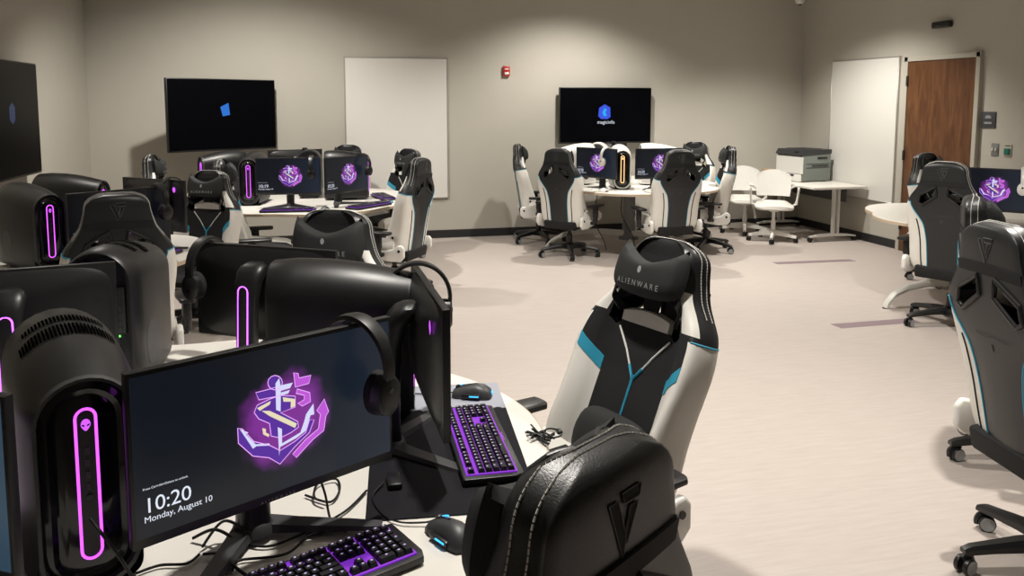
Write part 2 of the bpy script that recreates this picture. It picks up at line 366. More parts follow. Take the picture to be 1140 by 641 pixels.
def interp(xs, ys, x):
    i = min(max(np.searchsorted(xs, x)-1, 0), len(xs)-2); h = xs[i+1]-xs[i]; tt = (x-xs[i])/h
    def sl(j):
        if j == 0: return (ys[1]-ys[0])/(xs[1]-xs[0])
        if j == len(xs)-1: return (ys[-1]-ys[-2])/(xs[-1]-xs[-2])
        return (ys[j+1]-ys[j-1])/(xs[j+1]-xs[j-1])
    a, b = sl(i)*h, sl(i+1)*h
    return ys[i]*(2*tt**3-3*tt**2+1)+ys[i+1]*(-2*tt**3+3*tt**2)+a*(tt**3-2*tt**2+tt)+b*(tt**3-tt**2)
def section(z):
    w, d, c, m, k, y0 = (interp(RZ, A, z) for A in (RW, RD, RC, RM, RK, RY))
    k = min(k, w-.008)
    P = [(0, -.012), (k*.5, -.010), (k, -.002), (k+(w-k)*.45, .008), (k+(w-k)*.82, .022), (w, .05), (w-.002, d*.62), (w-.014, d-.012), (w-.036, d), ((w-.036+m)/2, (d+c)/2+.006), (m, c+.002), (m*.5, c-.004), (0, c-.005)]
    return [(x, y+y0) for x, y in P]
def dense_half(P, sub=3):
    Q = [Vector((-P[1][0], P[1][1]))]+[Vector(p) for p in P]+[Vector((-P[-2][0], P[-2][1]))]; out = []
    for i in range(1, len(Q)-2):
        for s in range(sub):
            tt = s/sub; p0, p1, p2, p3 = Q[i-1], Q[i], Q[i+1], Q[i+2]
            out.append(.5*((2*p1)+(p2-p0)*tt+(2*p0-5*p1+4*p2-p3)*tt*tt+(3*p1-p0-3*p2+p3)*tt**3))
    out.append(Q[-2]); return [(p.x, p.y) for p in out]
SUB = 3
ZS = sorted(set(list(np.linspace(0, .787, 64)) + [.40, .425, .52, .60, .72]))
def back_y(x, z):
    H = dense_half(section(z)); H = H[:6*SUB]
    return float(np.interp(abs(x), [p[0] for p in H], [p[1] for p in H]))
def front_y(x, z):
    H = dense_half(section(z))[8*SUB:][::-1]
    return float(np.interp(abs(x), [p[0] for p in H], [p[1] for p in H]))

def chair_proto():
    root = tag(empty('gaming_chair'), 'x', 'chair', 'gaming chairs around the pods')
    piv = (0, -.20, .365)
    # ---- backrest loft with material regions
    mb = MB(); H0 = [dense_half(section(z)) for z in ZS]; nh = len(H0[0])
    rings = [[(x, y, z) for x, y in H]+[(-x, y, z) for x, y in H[-2:0:-1]] for H, z in zip(H0, ZS)]
    n = len(rings[0])
    def region(j, z):
        left = j >= nh-1
        jj = j if not left else (2*(nh-1)-1-j)
        c = jj/SUB                           # control column position
        if c < 2: return 0
        if c < 8:                            # outer side and the back of the wing
            if z < .52: return 2 if left else 1
            if c > 6.6 and .535 < z < .655: return 2 if left else 1
            return 0
        if c < 10:                           # bolster seen from the front
            if c < 9 and .535 < z < .655: return 2 if left else 1
            if z > .43-.055*(c-8)/2: return 3
            return 2 if left else 1
        return 3 if z < .74 else 0
    for i in range(len(rings)-1):
        zc = (ZS[i]+ZS[i+1])/2
        for j in range(n):
            a, b, c, d = rings[i][j], rings[i][(j+1) % n], rings[i+1][(j+1) % n], rings[i+1][j]
            mb.add([a, b, c, d], [(0, 1, 2, 3)], region(j, zc))
    mb.add(rings[0], [tuple(range(n))[::-1]], 0)
    # rounded crown closing the top
    top = rings[-1]; cx = sum(p[1] for p in top)/n; prev = top
    for s, dz in ((.8, .0035), (.45, .006)):
        cur = [(p[0]*s, cx+(p[1]-cx)*s, ZS[-1]+dz) for p in top]
        for j in range(n): mb.add([prev[j], prev[(j+1) % n], cur[(j+1) % n], cur[j]], [(0, 1, 2, 3)], 0)
        prev = cur
    mb.add(prev, [tuple(range(n))], 0)
    me = mb.mesh('tmp', [M['leather'], M['white'], M['white'], M['fabric'], M['blue'], M['blackplastic']], 0)
    b = bmesh.new(); b.from_mesh(me); bmesh.ops.remove_doubles(b, verts=b.verts[:], dist=1e-5); bmesh.ops.recalc_face_normals(b, faces=b.faces[:]); b.to_mesh(me); b.free()
    ob = bpy.data.objects.new('tmp', me); C.objects.link(ob)
    HOLE = [(.042, .632), (.036, .572), (.134, .503), (.162, .520), (.150, .572)]
    cut = MB()
    for s in (-1, 1): cut.add(*prism_y([(s*x, z) for x, z in HOLE], -.1, .3), 5)
    cme = cut.mesh('cut', [M['leather'], M['white'], M['white'], M['fabric'], M['blue'], M['blackplastic']], 0)
    co = bpy.data.objects.new('cut', cme); C.objects.link(co)
    md = ob.modifiers.new('b', 'BOOLEAN'); md.object = co; md.operation = 'DIFFERENCE'; md.solver = 'EXACT'
    bpy.context.view_layer.update()
    full = bpy.data.meshes.new_from_object(ob.evaluated_get(bpy.context.evaluated_depsgraph_get()))
    vs = [v.co[:] for v in full.vertices]; F = [(tuple(p.vertices), p.material_index) for p in full.polygons]
    bpy.data.objects.remove(ob); bpy.data.objects.remove(co)
    def sub(idx):
        m2 = MB(); used = {}
        for f, mi in F:
            if mi in idx:
                for i in f:
                    if i not in used: used[i] = len(m2.v); m2.v.append(vs[i])
                m2.f.append(tuple(used[i] for i in f)); m2.m.append(0)
        return m2
    def link(m2, name, mt, parent):
        me = bpy.data.meshes.new(name); me.from_pydata(m2.v, [], m2.f); me.materials.append(mt); me.shade_smooth(); me.set_sharp_from_angle(angle=R(50))
        o = bpy.data.objects.new(name, me); C.objects.link(o); o.parent = parent; return o
    back = link(sub({0, 5}), 'backrest', M['leather'], root); back.location = piv; back.rotation_euler = (R(9), 0, 0); back.scale = (1, 1, 1.08)
    link(sub({1}), 'side_wing', M['white'], back)['label'] = 'white leather side wing'
    link(sub({2}), 'side_wing', M['white'], back)['label'] = 'white leather side wing'
    link(sub({3}), 'front_panel', M['fabric'], back)
    for s in (-1, 1):
        L = []
        for c in np.linspace(8, 10, 9):
            zc = .43-.055*(c-8)/2; H = lambda z: dense_half(section(z))
            def pt(z, off):
                h = H(z); f = c*SUB; i = min(int(f), len(h)-2); a, b2 = h[i], h[i+1]; k = f-i
                x, y = a[0]+(b2[0]-a[0])*k, a[1]+(b2[1]-a[1])*k
                return (s*x, y+off, z)
            L.append([pt(zc-.02, .0025), pt(zc+.02, .0025), pt(zc+.02, -.006), pt(zc-.02, -.006)])
        sbm = MB(); sbm.rings(L); sbm.build('shoulder_band', M['blue'], back)['label'] = 'blue shoulder band'
    # belt hole surrounds
    for s in (-1, 1):
        P = [(s*x, z) for x, z in HOLE]; pts = []
        for i in range(5):
            a, c2 = P[i], P[(i+1) % 5]
            for k in range(4):
                x = a[0]+(c2[0]-a[0])*k/4; z = a[1]+(c2[1]-a[1])*k/4; pts.append((x, back_y(x, z)-.002, z))
        MB().tube(pts, .0085, 8, closed=True).build('belt_hole_frame', M['blackplastic'], back)
    # blue piping along wing edges, black and blue lines down the wings
    for s in (-1, 1):
        pp = []
        for z in np.linspace(.03, .52, 30):
            x = interp(RZ, RK, z)*s; pp.append((x, back_y(x, z)-.001, z))
        H = dense_half(section(.52)); pp += [(s*x, y, .52) for x, y in H[2*SUB+1:8*SUB:2]]
        MB().tube(pp, .0032, 6).build('piping', M['blue'], back)
        ln = []
        for z in np.linspace(.03, .40, 16):
            x = s*(interp(RZ, RK, z)*.45+interp(RZ, RW, z)*.50-.02); ln.append((x, back_y(x, z), z))
        MB().tube(ln, .005, 6).build('wing_seam', M['fabric'], back)
    stm = MB()
    def stitch_line(cc, off):
        pth = []
        for z in np.linspace(.585, .787, 26):
            h = dense_half(section(z)); f = cc*SUB; i = int(f); k = f-i; p = (h[i][0]+(h[i+1][0]-h[i][0])*k, h[i][1]+(h[i+1][1]-h[i][1])*k)
            pth.append(Vector((p[0]+off*.8, p[1]-off*.6, z)))
        x0, y0 = pth[-1].x, pth[-1].y
        for sc_, dz in ((.8, .0035), (.45, .006)): pth.append(Vector((x0*sc_, cx+(y0-cx)*sc_, ZS[-1]+dz+off)))
        full = pth+[Vector((-p.x, p.y, p.z)) for p in pth[::-1]]
        # resample into dashes
        d = [0]
        for i in range(1, len(full)): d.append(d[-1]+(full[i]-full[i-1]).length)
        def at_(q):
            i = min(max(int(np.searchsorted(d, q)), 1), len(d)-1); k = (q-d[i-1])/max(1e-9, d[i]-d[i-1]); return full[i-1].lerp(full[i], k)
        q = 0
        while q < d[-1]-.006: stm.tube([at_(q), at_(q+.0066)], .0015, 4); q += .0088
    stitch_line(4.05, .0012); stitch_line(5.1, .0012)
    stm.build('stitching', M['stitch'], back)
    # seam band across the back of the head + emblem
    bd = MB(); pts = []
    for x in np.linspace(-.155, .155, 17): pts.append((x, back_y(x, .650)-.0002, .650+.008*(1-(x/.155)**2)))
    L = []
    for p in pts: L.append([(p[0], p[1]-.003, p[2]-.018), (p[0], p[1]-.003, p[2]+.016), (p[0], p[1]+.004, p[2]+.016), (p[0], p[1]+.004, p[2]-.018)])
    bd.rings(L); bd.build('seam_band', M['fabric'], back)
    em = MB()
    for poly in ([(-.036, .030), (-.016, .030), (.001, -.014), (.010, .012), (-.002, -.045)], [(-.008, .036), (.036, .036), (.031, .022), (-.003, .022)], [(.010, .016), (.029, .016), (.006, -.030), (.002, -.02)]):
        em.add([(x, back_y(x, z+.722)-.0018, z+.722) for x, z in poly], [tuple(range(len(poly)))], 0)
        pts = [(x, back_y(x, z+.722)-.0022, z+.722) for x, z in poly]; em.tube(pts, .0010, 4, 1, closed=True)
    em.build('back_emblem', [M['fabric'], M['emboss']], back, 0)
    tv, tf = text_mesh('ALIENWARE', .022, spacing=1.5); lt = MB()
    lt.add([(x, back_y(x, .43+z)-.0022, .43+z) for x, z, _ in tv], tf)
    lt.add([(.009*math.cos(a), back_y(0, .40)-.0025, .40+.012*math.sin(a)) for a in np.linspace(0, 2*PI, 10)[:-1]], [tuple(range(9))])
    lt.build('back_lettering', M['emboss2'], back, 0)
    # lower crossbar
    MB().box((0, .02, .026), (.385, .085, .085), bev=.015).build('lower_cover', M['fabric'], back)
    # front Y trim and neck band
    yt = MB()
    def fr(x, z): return (x, front_y(x, z)+.001, z)
    yt.tube([fr(.115, .50), fr(.06, .44), fr(.03, .40)], .0035, 6, 0); yt.tube([fr(-.115, .50), fr(-.06, .44), fr(-.03, .40)], .0035, 6, 0)
    yt.tube([fr(.03, .40), fr(.0, .36), fr(-.03, .40)], .0055, 6, 1); yt.tube([fr(0, .375), fr(0, .36), fr(0, .25)], [.009, .006, .004], 6, 1); yt.tube([fr(0, .25), fr(0, .05)], .003, 6, 0)
    yt.build('front_piping', [M['stitch'], M['blue']], back)
    nb = MB(); L = []
    for x in np.linspace(-.105, .105, 13):
        y = front_y(x, .54); L.append([(x, y-.01, .515+.004), (x, y+.010, .522), (x, y+.012, .55+.014*(1-(x/.105)**2)), (x, y-.01, .56+.014*(1-(x/.105)**2))])
    nb.rings(L); nb.build('neck_band', M['white'], back)['label'] = 'white padded neck band'
    # head pillow with straps and print
    pl = MB(); nu, nv = 20, 12; gf = []; gb = []
    for sgn, G in ((1, gf), (-1, gb)):
        for i in range(nv+1):
            v = -1+2*i/nv; row = []
            for j in range(nu+1):
                u = -1+2*j/nu
                hw = .152*(1-.07*v*v); x = u*hw*(1-.04*abs(v)**3)
                topz = .036+.058*abs(u)**1.7; botz = -.07+.012*abs(u)**2
                z = .672+((topz if v > 0 else -botz)*v)
                th = .042*max(0, (1-abs(u)**5))**.5*max(0, (1-abs(v)**4))**.5
                yc = .145-.012*u*u
                row.append((x, yc+sgn*th, z))
            G.append(row)
    for G in (gf, gb):
        vv = [p for r in G for p in r]; w_ = nu+1
        pl.add(vv, [(i*w_+j, i*w_+j+1, (i+1)*w_+j+1, (i+1)*w_+j) for i in range(nv) for j in range(nu)], 0)
    def pf(x, z):
        u = x/.15; v = (z-.672)/.07
        return .145-.012*u*u+.042*max(0, 1-abs(u)**5)**.5*max(0, 1-abs(v)**4)**.5+.0012
    tv, tf = text_mesh('ALIENWARE', .024, spacing=1.55)
    pl.add([(-x, pf(-x, .628+z), .628+z) for x, z, _ in tv], tf, 1)
    pl.add([(.008*math.cos(a), pf(0, .678), .678+.011*math.sin(a)) for a in np.linspace(0, 2*PI, 12)[:-1]], [tuple(range(11))], 1)
    pl.build('head_pillow', [M['pillow'], M['silverprint']], back)
    for s in (-1, 1):
        sp = MB(); pts = [(s*.12, .14, .63), (s*.15, .125, .595), (s*.125, .10, .56), (s*.10, .06, .55)]
        L = []
        for p in smoothpath(pts, 5): L.append([(p.x, p.y+.004, p.z-.014), (p.x, p.y+.004, p.z+.014), (p.x, p.y-.004, p.z+.014), (p.x, p.y-.004, p.z-.014)])
        sp.rings(L); sp.build('pillow_strap', M['fabric'], back)
    # lumbar cushion
    lb = MB(); gr = []
    for i in range(13):
        a = PI*(i/12-.5); rr = []
        for j in range(16):
            bb = 2*PI*j/16; rr.append((.15*math.copysign(abs(math.sin(a))**.6, math.sin(a)), .105+.05*math.cos(bb)*math.cos(a)**.35, .16+.095*math.sin(bb)*math.cos(a)**.35))
        gr.append(rr)
    lb.rings(gr); lb.build('lumbar_cushion', M['pillow'], back)
    # ---- seat
    def srow(y):
        tt = (y+.24)/.50; w = .245+.02*math.sin(PI*tt); zt = .505+.01*math.cos(tt*3)-.02*max(0, tt-.8)*5*.4; h = .055*(1-.35*tt)
        return [(-w, y, .42), (-w-.012, y, .46), (-w-.008, y, .50), (-w+.02, y, zt+h), (-w+.07, y, zt+h*.85), (-w+.10, y, zt+.006), (0, y, zt), (w-.10, y, zt+.006), (w-.07, y, zt+h*.85), (w-.02, y, zt+h), (w+.008, y, .50), (w+.012, y, .46), (w, y, .42)]
    ys = np.linspace(-.13, .24, 10); rows = [srow(y) for y in ys]
    fr_ = [(x*.97, .275, z-.015 if z > .45 else z+.01) for x, y, z in srow(.24)]; rows.append(fr_)
    st = MB(); st.rings(rows); seat = st.build('seat', M['white'], root, 60)
    sp = MB(); pr = []
    for y in np.linspace(-.11, .24, 9):
        q = srow(y)
        pr.append([(q[5][0], y, q[5][2]+.004), (q[5][0]*.5, y, q[6][2]+.006), (0, y, q[6][2]+.005), (q[7][0]*.5, y, q[6][2]+.006), (q[7][0], y, q[7][2]+.004)])
    pr.append([(x*.97, .282, z-.02) for x, y, z in pr[-1]]); pr.append([(x, .283, .44) for x, y, z in pr[-1]])
    sp.rings(pr, closed=False, cap0=False, cap1=False); sp.build('seat_panel', M['fabric'], seat)
    for s in (-1, 1):
        hc = MB(); L = []
        P = [(-.235, .40), (-.235, .475), (-.21, .505), (-.175, .50), (-.13, .465), (-.06, .45), (.05, .445), (.05, .385), (-.10, .36), (-.20, .365)]
        hc.add(*prism_x(P, s*.252, s*.286)); o = hc.build('hip_cover', M['white_plastic'], root); bev(o, .012)
        bl = MB()
        for z in (.455, ): bl.lathe([(.012, 0), (.012, .006)], 12, X=T(s*.286, -.19, z) @ rot('Y', 90*s))
        bl.build('bolt', M['blackplastic'], o)
        # armrests
        am = MB(); am.box((s*.30, -.02, .42), (.07, .07, .03), bev=.006).tube([(s*.325, -.02, .42), (s*.33, -.02, .50)], .026, 12).box((s*.33, -.02, .535), (.045, .065, .12), bev=.012)
        a = am.build('armrest_post', M['blackplastic'], root)
        ap = MB(); L = []
        for y, w, h in ((-.135, .03, .010), (-.125, .042, .014), (0, .047, .015), (.11, .045, .015), (.13, .034, .011)):
            L.append([(s*.325+w*c, y, .606+h*sn) for c, sn in [(math.copysign(abs(math.cos(q))**.5, math.cos(q)), math.copysign(abs(math.sin(q))**.6, math.sin(q))) for q in np.linspace(0, 2*PI, 17)[:-1]]])
        ap.rings(L); ap.build('arm_pad', M['blackplastic'], a)
        # wing bolts on the backrest side
        for z in (.10, .165):
            H = dense_half(section(z)); q = H[6*SUB]
            MB().lathe([(.011, -.002), (.011, .003), (.007, .004)], 12, X=T(s*q[0], q[1], z) @ rot('Y', 90*s)).build('wing_bolt', M['blackplastic'], back)
    MB().box((0, -.02, .375), (.30, .30, .06), bev=.015).tube([(.12, .0, .37), (.27, .02, .365), (.31, .02, .36)], .007).build('tilt_mechanism', M['blackplastic'], root)
    MB().lathe([(.032, .13), (.032, .24), (.027, .245), (.02, .25), (.02, .36)], 20).build('gas_cylinder', M['blackplastic'], root)
    # base
    MB().lathe([(.03, .075), (.058, .08), (.062, .12), (.045, .145), (.03, .15)], 24).build('hub', M['blackplastic'], root)
    for k in range(5):
        a = 2*PI*k/5+.3; X = rot('Z', math.degrees(a))
        lg = MB(); L = []
        for x, w, zc, h in ((.04, .034, .112, .032), (.14, .029, .108, .026), (.24, .024, .096, .02), (.31, .021, .086, .018), (.335, .019, .08, .012)):
            L.append([(x, w, zc-h*.6), (x, w, zc+h*.35), (x, w*.6, zc+h), (x, -w*.6, zc+h), (x, -w, zc+h*.35), (x, -w, zc-h*.6)])
        lg.rings(L, X=X); lo = lg.build('base_leg', M['blackplastic'], root, 30)
        ca = random.uniform(0, 360); X2 = X @ T(.315, 0, 0) @ rot('Z', ca)
        cs = MB(); cs.tube([(0, 0, .05), (0, 0, .085)], .009, 8, 0, X2)
        for s in (-1, 1):
            Y = X2 @ T(.012, s*.011, .031) @ rot('X', -90*s)
            cs.lathe([(.031, -.001), (.031, .012), (.029, .015)], 20, 0, Y); cs.lathe([(.021, .0145), (.0265, .0165), (.0255, .0175), (.021, .0160)], 20, 1, Y)
        cs.tube([(.012-.034*math.cos(q), 0, .031+.036*math.sin(q)) for q in np.linspace(-.3, 2.2, 9)], .012, 6, 0, X2)
        cs.build('caster', [M['blackplastic'], M['silverprint']], lo)
    return root
def prism_y(P, y0, y1):
    n = len(P); v = [(x, y0, z) for x, z in P]+[(x, y1, z) for x, z in P]
    return v, [tuple(range(n)), tuple(range(n, 2*n))[::-1]]+[(i, (i+1) % n, n+(i+1) % n, n+i) for i in range(n)]
def prism_x(P, x0, x1):
    n = len(P); v = [(x0, y, z) for y, z in P]+[(x1, y, z) for y, z in P]
    return v, [tuple(range(n)), tuple(range(n, 2*n))[::-1]]+[(i, (i+1) % n, n+(i+1) % n, n+i) for i in range(n)]
def bev(o, w, seg=3):
    b = bmesh.new(); b.from_mesh(o.data); bmesh.ops.recalc_face_normals(b, faces=b.faces[:])
    bmesh.ops.bevel(b, geom=b.edges[:], offset=w, segments=seg, affect='EDGES', profile=.5); b.to_mesh(o.data); b.free()
    o.data.shade_smooth(); o.data.set_sharp_from_angle(angle=R(40))
CH = chair_proto()
LOWER = {'hub', 'base_leg', 'gas_cylinder'}
BASEZ = {}
def chair(x, y, deg, label, lift=0.0, recline=9, base=0):
    o = spawn(CH, (x, y, 0), deg, label)
    for c in o.children:
        k = c.name.split('.')[0]
        if k not in LOWER: c.location.z = (.365 if k == 'backrest' else 0)+lift
        if k == 'backrest': c.rotation_euler = (R(recline), 0, 0)
        if k == 'base_leg': c.rotation_euler = (0, 0, R(base))
    return o

# ------------------------------------------------------------------ monitor prototype
EMB = [('P',[(0.0155,0.0777),(0.0131,0.0708),(0.0071,0.0668),(-0.0007,0.0668),(-0.0083,0.0707),(-0.0137,0.0774),(-0.0154,0.0853),(-0.013,0.0921),(-0.0072,0.0961),(0.0006,0.0963),(0.0082,0.0924),(0.0137,0.0856)]),
('P',[(-0.0411,0.0714),(-0.0114,0.0713),(0.0003,0.0721),(0.0034,0.0526),(-0.035,0.0552)]),
('P',[(-0.0122,0.0511),(-0.0392,0.0452),(-0.0455,0.0322),(-0.0367,0.0169),(-0.0144,0.0013),(-0.0117,-0.0257),(0.0075,-0.0352),(0.0317,-0.0308),(0.0482,-0.0241),(0.0467,-0.0121),(0.0097,0.0171),(0.0419,0.0198),(0.0428,0.0425),(0.0112,0.0525)]),
('P',[(-0.0798,0.0107),(-0.0708,0.0063),(-0.048,-0.0261),(-0.0163,-0.0431),(0.0064,-0.0614),(0.0389,-0.0521),(0.064,-0.0403),(0.0733,-0.0158),(0.0837,-0.0187),(0.0723,-0.0427),(0.0384,-0.0635),(0.0052,-0.0895),(-0.0174,-0.069),(-0.0512,-0.0547),(-0.0793,-0.0203)]),
('K',[(0.0408,0.0923),(0.0508,0.0881),(0.0524,0.0782),(0.0792,0.0775),(0.0743,0.0613),(0.0436,0.0613)]),
('K',[(0.0474,0.0565),(0.0756,0.0417),(0.0769,0.022),(0.0581,0.0174),(0.0482,0.0258),(0.0627,0.0296),(0.0631,0.0391),(0.045,0.0476)]),
('K',[(0.0907,-0.0011),(0.1086,0.0196),(0.1182,-0.0105),(0.1114,-0.0185),(0.1059,-0.0485),(0.08,-0.0605),(0.0415,-0.0876),(0.0338,-0.0775),(0.0634,-0.0556),(0.0934,-0.041),(0.0988,-0.0111)]),
('L',[(0.0006,0.0795),(0.0088,0.0887),(0.0113,0.0731),(0.038,0.0722),(0.0315,0.0624),(0.0116,0.0618),(0.0098,0.019),(0.0003,0.0253)]),
('L',[(-0.0762,0.0079),(-0.0583,-0.0046),(-0.064,-0.0066),(-0.0445,-0.0327),(-0.0161,-0.0394),(-0.0144,-0.0444),(-0.0428,-0.0369),(-0.0505,-0.0401)]),
('L',[(0.0656,-0.002),(0.083,0.0166),(0.0842,-0.0071),(0.0758,-0.0067),(0.0642,-0.0364),(0.0432,-0.0457),(0.0067,-0.0539),(0.004,-0.072),(0.0026,-0.0111),(0.0115,-0.0174),(0.011,-0.0476),(0.0518,-0.0367),(0.0609,-0.0161)]),
('L',[(0.0115,0.0581),(0.0314,0.0587),(0.0271,0.0522),(0.012,0.0523)]),
('C',[(-0.0395,0.0398),(-0.0105,0.0469),(-0.0127,0.04),(-0.0341,0.0328)]),
('C',[(-0.0303,0.0318),(-0.0133,0.0271),(0.0445,-0.0154),(0.0401,-0.0237),(-0.0137,0.0161)]),
('C',[(0.015,0.0478),(0.0426,0.0368),(0.0419,0.0217),(0.0318,0.0206),(0.0324,0.0338),(0.0166,0.0379)]),
('C',[(-0.03,-0.0036),(-0.0225,-0.0076),(-0.0228,-0.015),(-0.0153,-0.0209),(-0.0175,-0.0259),(-0.0286,-0.017)])]
def lock_text_mesh(time):
    mb = MB(); X = face_front(.0012, 0, SCZ)
    for txt, size, x, z in ((time, .040, -.258, -.099), ('Monday, August 10', .0165, -.258, -.1165), ('Press Ctrl+Alt+Delete to unlock.', .0062, -.258, -.0555)):
        v, f = text_mesh(txt, size, 'LEFT', .97); mb.add([(p[0]+x, p[1]+z, 0) for p in v], f, 0, X)
    return mb
def alien_head(cx, cz, s, X, mb, m=0):
    P = [(s*(.72*math.sin(a)*(1 if math.cos(a) > 0 else 1-.45*abs(math.cos(a))**1.2)), s*math.cos(a)) for a in np.linspace(0, 2*PI, 25)[:-1]]
    mb.add([(cx+x, cz+z, 0) for x, z in P], [tuple(range(24))], m, X)
def monitor_proto(time='10:20', scr='screen'):
    root = tag(empty('monitor'), 'x', 'monitor', 'gaming monitors on the pods')
    zc = SCZ
    pn = MB().box((0, -.010, zc), (PW, .020, PH), bev=.003)
    L = []
    for y, sx, sz, cz in ((-.018, .98, .97, 0), (-.028, .93, .90, 0), (-.042, .62, .62, .01), (-.052, .40, .44, .02), (-.055, .3, .34, .02)):
        L.append([(PW/2*sx*math.copysign(abs(math.cos(q))**.35, math.cos(q)), y, zc+cz+PH/2*sz*math.copysign(abs(math.sin(q))**.35, math.sin(q))) for q in np.linspace(0, 2*PI, 33)[:-1]])
    pn.rings(L); panel = pn.build('panel', M['blackmatte'], root)
    sc = MB().box((0, -.0005, zc+.005), (PW-.014, .002, PH-.028)); screen = sc.build('screen', M[scr], root, 0)
    lock_text_mesh(time).build('lock_screen_text', M['textE'], screen, 0)
    em = MB(); X = face_front(.0012, 0, zc); ki = {'P': 0, 'K': 1, 'L': 2, 'C': 3}
    for i, (k, P) in enumerate(EMB):
        if k in 'P':
            ox, oz = sum(p[0] for p in P)/len(P), sum(p[1] for p in P)/len(P)
            Q = [(x+.0045*(x-ox)/max(.004, math.hypot(x-ox, z-oz)), z+.0045*(z-oz)/max(.004, math.hypot(x-ox, z-oz))) for x, z in P]
            em.add([(x, z, -.0009+i*.00001) for x, z in Q], [tuple(range(len(Q)))], 1, X)
        if k in 'PK': em.tube([X @ Vector((x, z, .0002 if k == 'P' else -.0004)) for x, z in P], .0009, 4, 4, closed=True)
        em.add([(x, z, {'K': -.0006, 'P': 0, 'L': .0003, 'C': .0004}[k]+i*.00001) for x, z in P], [tuple(range(len(P)))], ki[k], X)
    em.build('emblem', [M['embP'], M['embK'], M['embL'], M['embC'], M['embO']], screen, 0)
    bz = MB(); v, f = text_mesh('ALIENWARE', .0085, spacing=1.8); bz.add(v, f, 0, face_front(.0006, 0, MB_BOTTOM+.003)); bz.build('bezel_lettering', M['silverprint'], panel, 0)
    bg = MB(); alien_head(.215, zc+.105, .018, face_back(-.0400), bg); bg.build('back_badge', M['logoE'], root, 0)['label'] = 'glowing purple badge on the back'
    # stand: dome joint, column, light ring, V base
    sd = MB(); L = []
    for z, w, y0, y1 in ((.012, .034, -.155, -.085), (.06, .034, -.150, -.09), (.15, .035, -.145, -.09), (.28, .037, -.138, -.085), (.335, .044, -.134, -.07), (.368, .050, -.118, -.045), (.386, .044, -.10, -.045), (.396, .026, -.082, -.045)):
        yc = (y0+y1)/2; hy = (y1-y0)/2
        L.append([(w*math.copysign(abs(math.cos(q))**.6, math.cos(q)), yc+hy*math.copysign(abs(math.sin(q))**.8, math.sin(q)), z) for q in np.linspace(0, 2*PI, 25)[:-1]])
    sd.rings(L); sd.build('stand_column', M['blackmatte'], root)
    cp = capsule(.036, .09, .328, 8)
    MB().tube([(x, -.1525+.055*(z-.03)+.004, z) for x, z in cp], .0032, 6, closed=True).build('light_ring', M['purpleE'], root)['label'] = 'glowing purple light loop on the stand'
    vb = MB()
    for s in (-1, 1):
        L = []
        for t_, w, h in ((0, .028, .020), (.3, .024, .015), (.75, .020, .011), (1, .016, .008)):
            a = Vector((s*.015, -.125, 0)).lerp(Vector((s*.21, .055, 0)), t_); dn = Vector((.195*s, .18, 0)).normalized(); nn = Vector((-dn.y, dn.x, 0))
            L.append([tuple(a+nn*w+Vector((0, 0, .001))), tuple(a+nn*w*.8+Vector((0, 0, h))), tuple(a-nn*w*.8+Vector((0, 0, h))), tuple(a-nn*w+Vector((0, 0, .001)))])
        vb.rings(L)
    vb.lathe([(.046, .001), (.042, .018), (.034, .026)], 20, X=T(0, -.12, 0)); vb.build('stand_base', M['darkgrey'], root)
    return root
MO = monitor_proto()
TIME19 = lock_text_mesh('10:19').mesh('lock_screen_text', M['textE'], 0)
def monitor(x, y, deg, label, z=.742, time=None, pale=None):
    o = spawn(MO, (x, y, z), deg, label)
    for c in o.children:
        if c.name.startswith('screen'):
            if pale: c.data = c.data.copy(); c.data.materials[0] = M[pale]
            if time:
                for g in c.children:
                    if g.name.startswith('lock_screen_text'): g.data = time
    return o

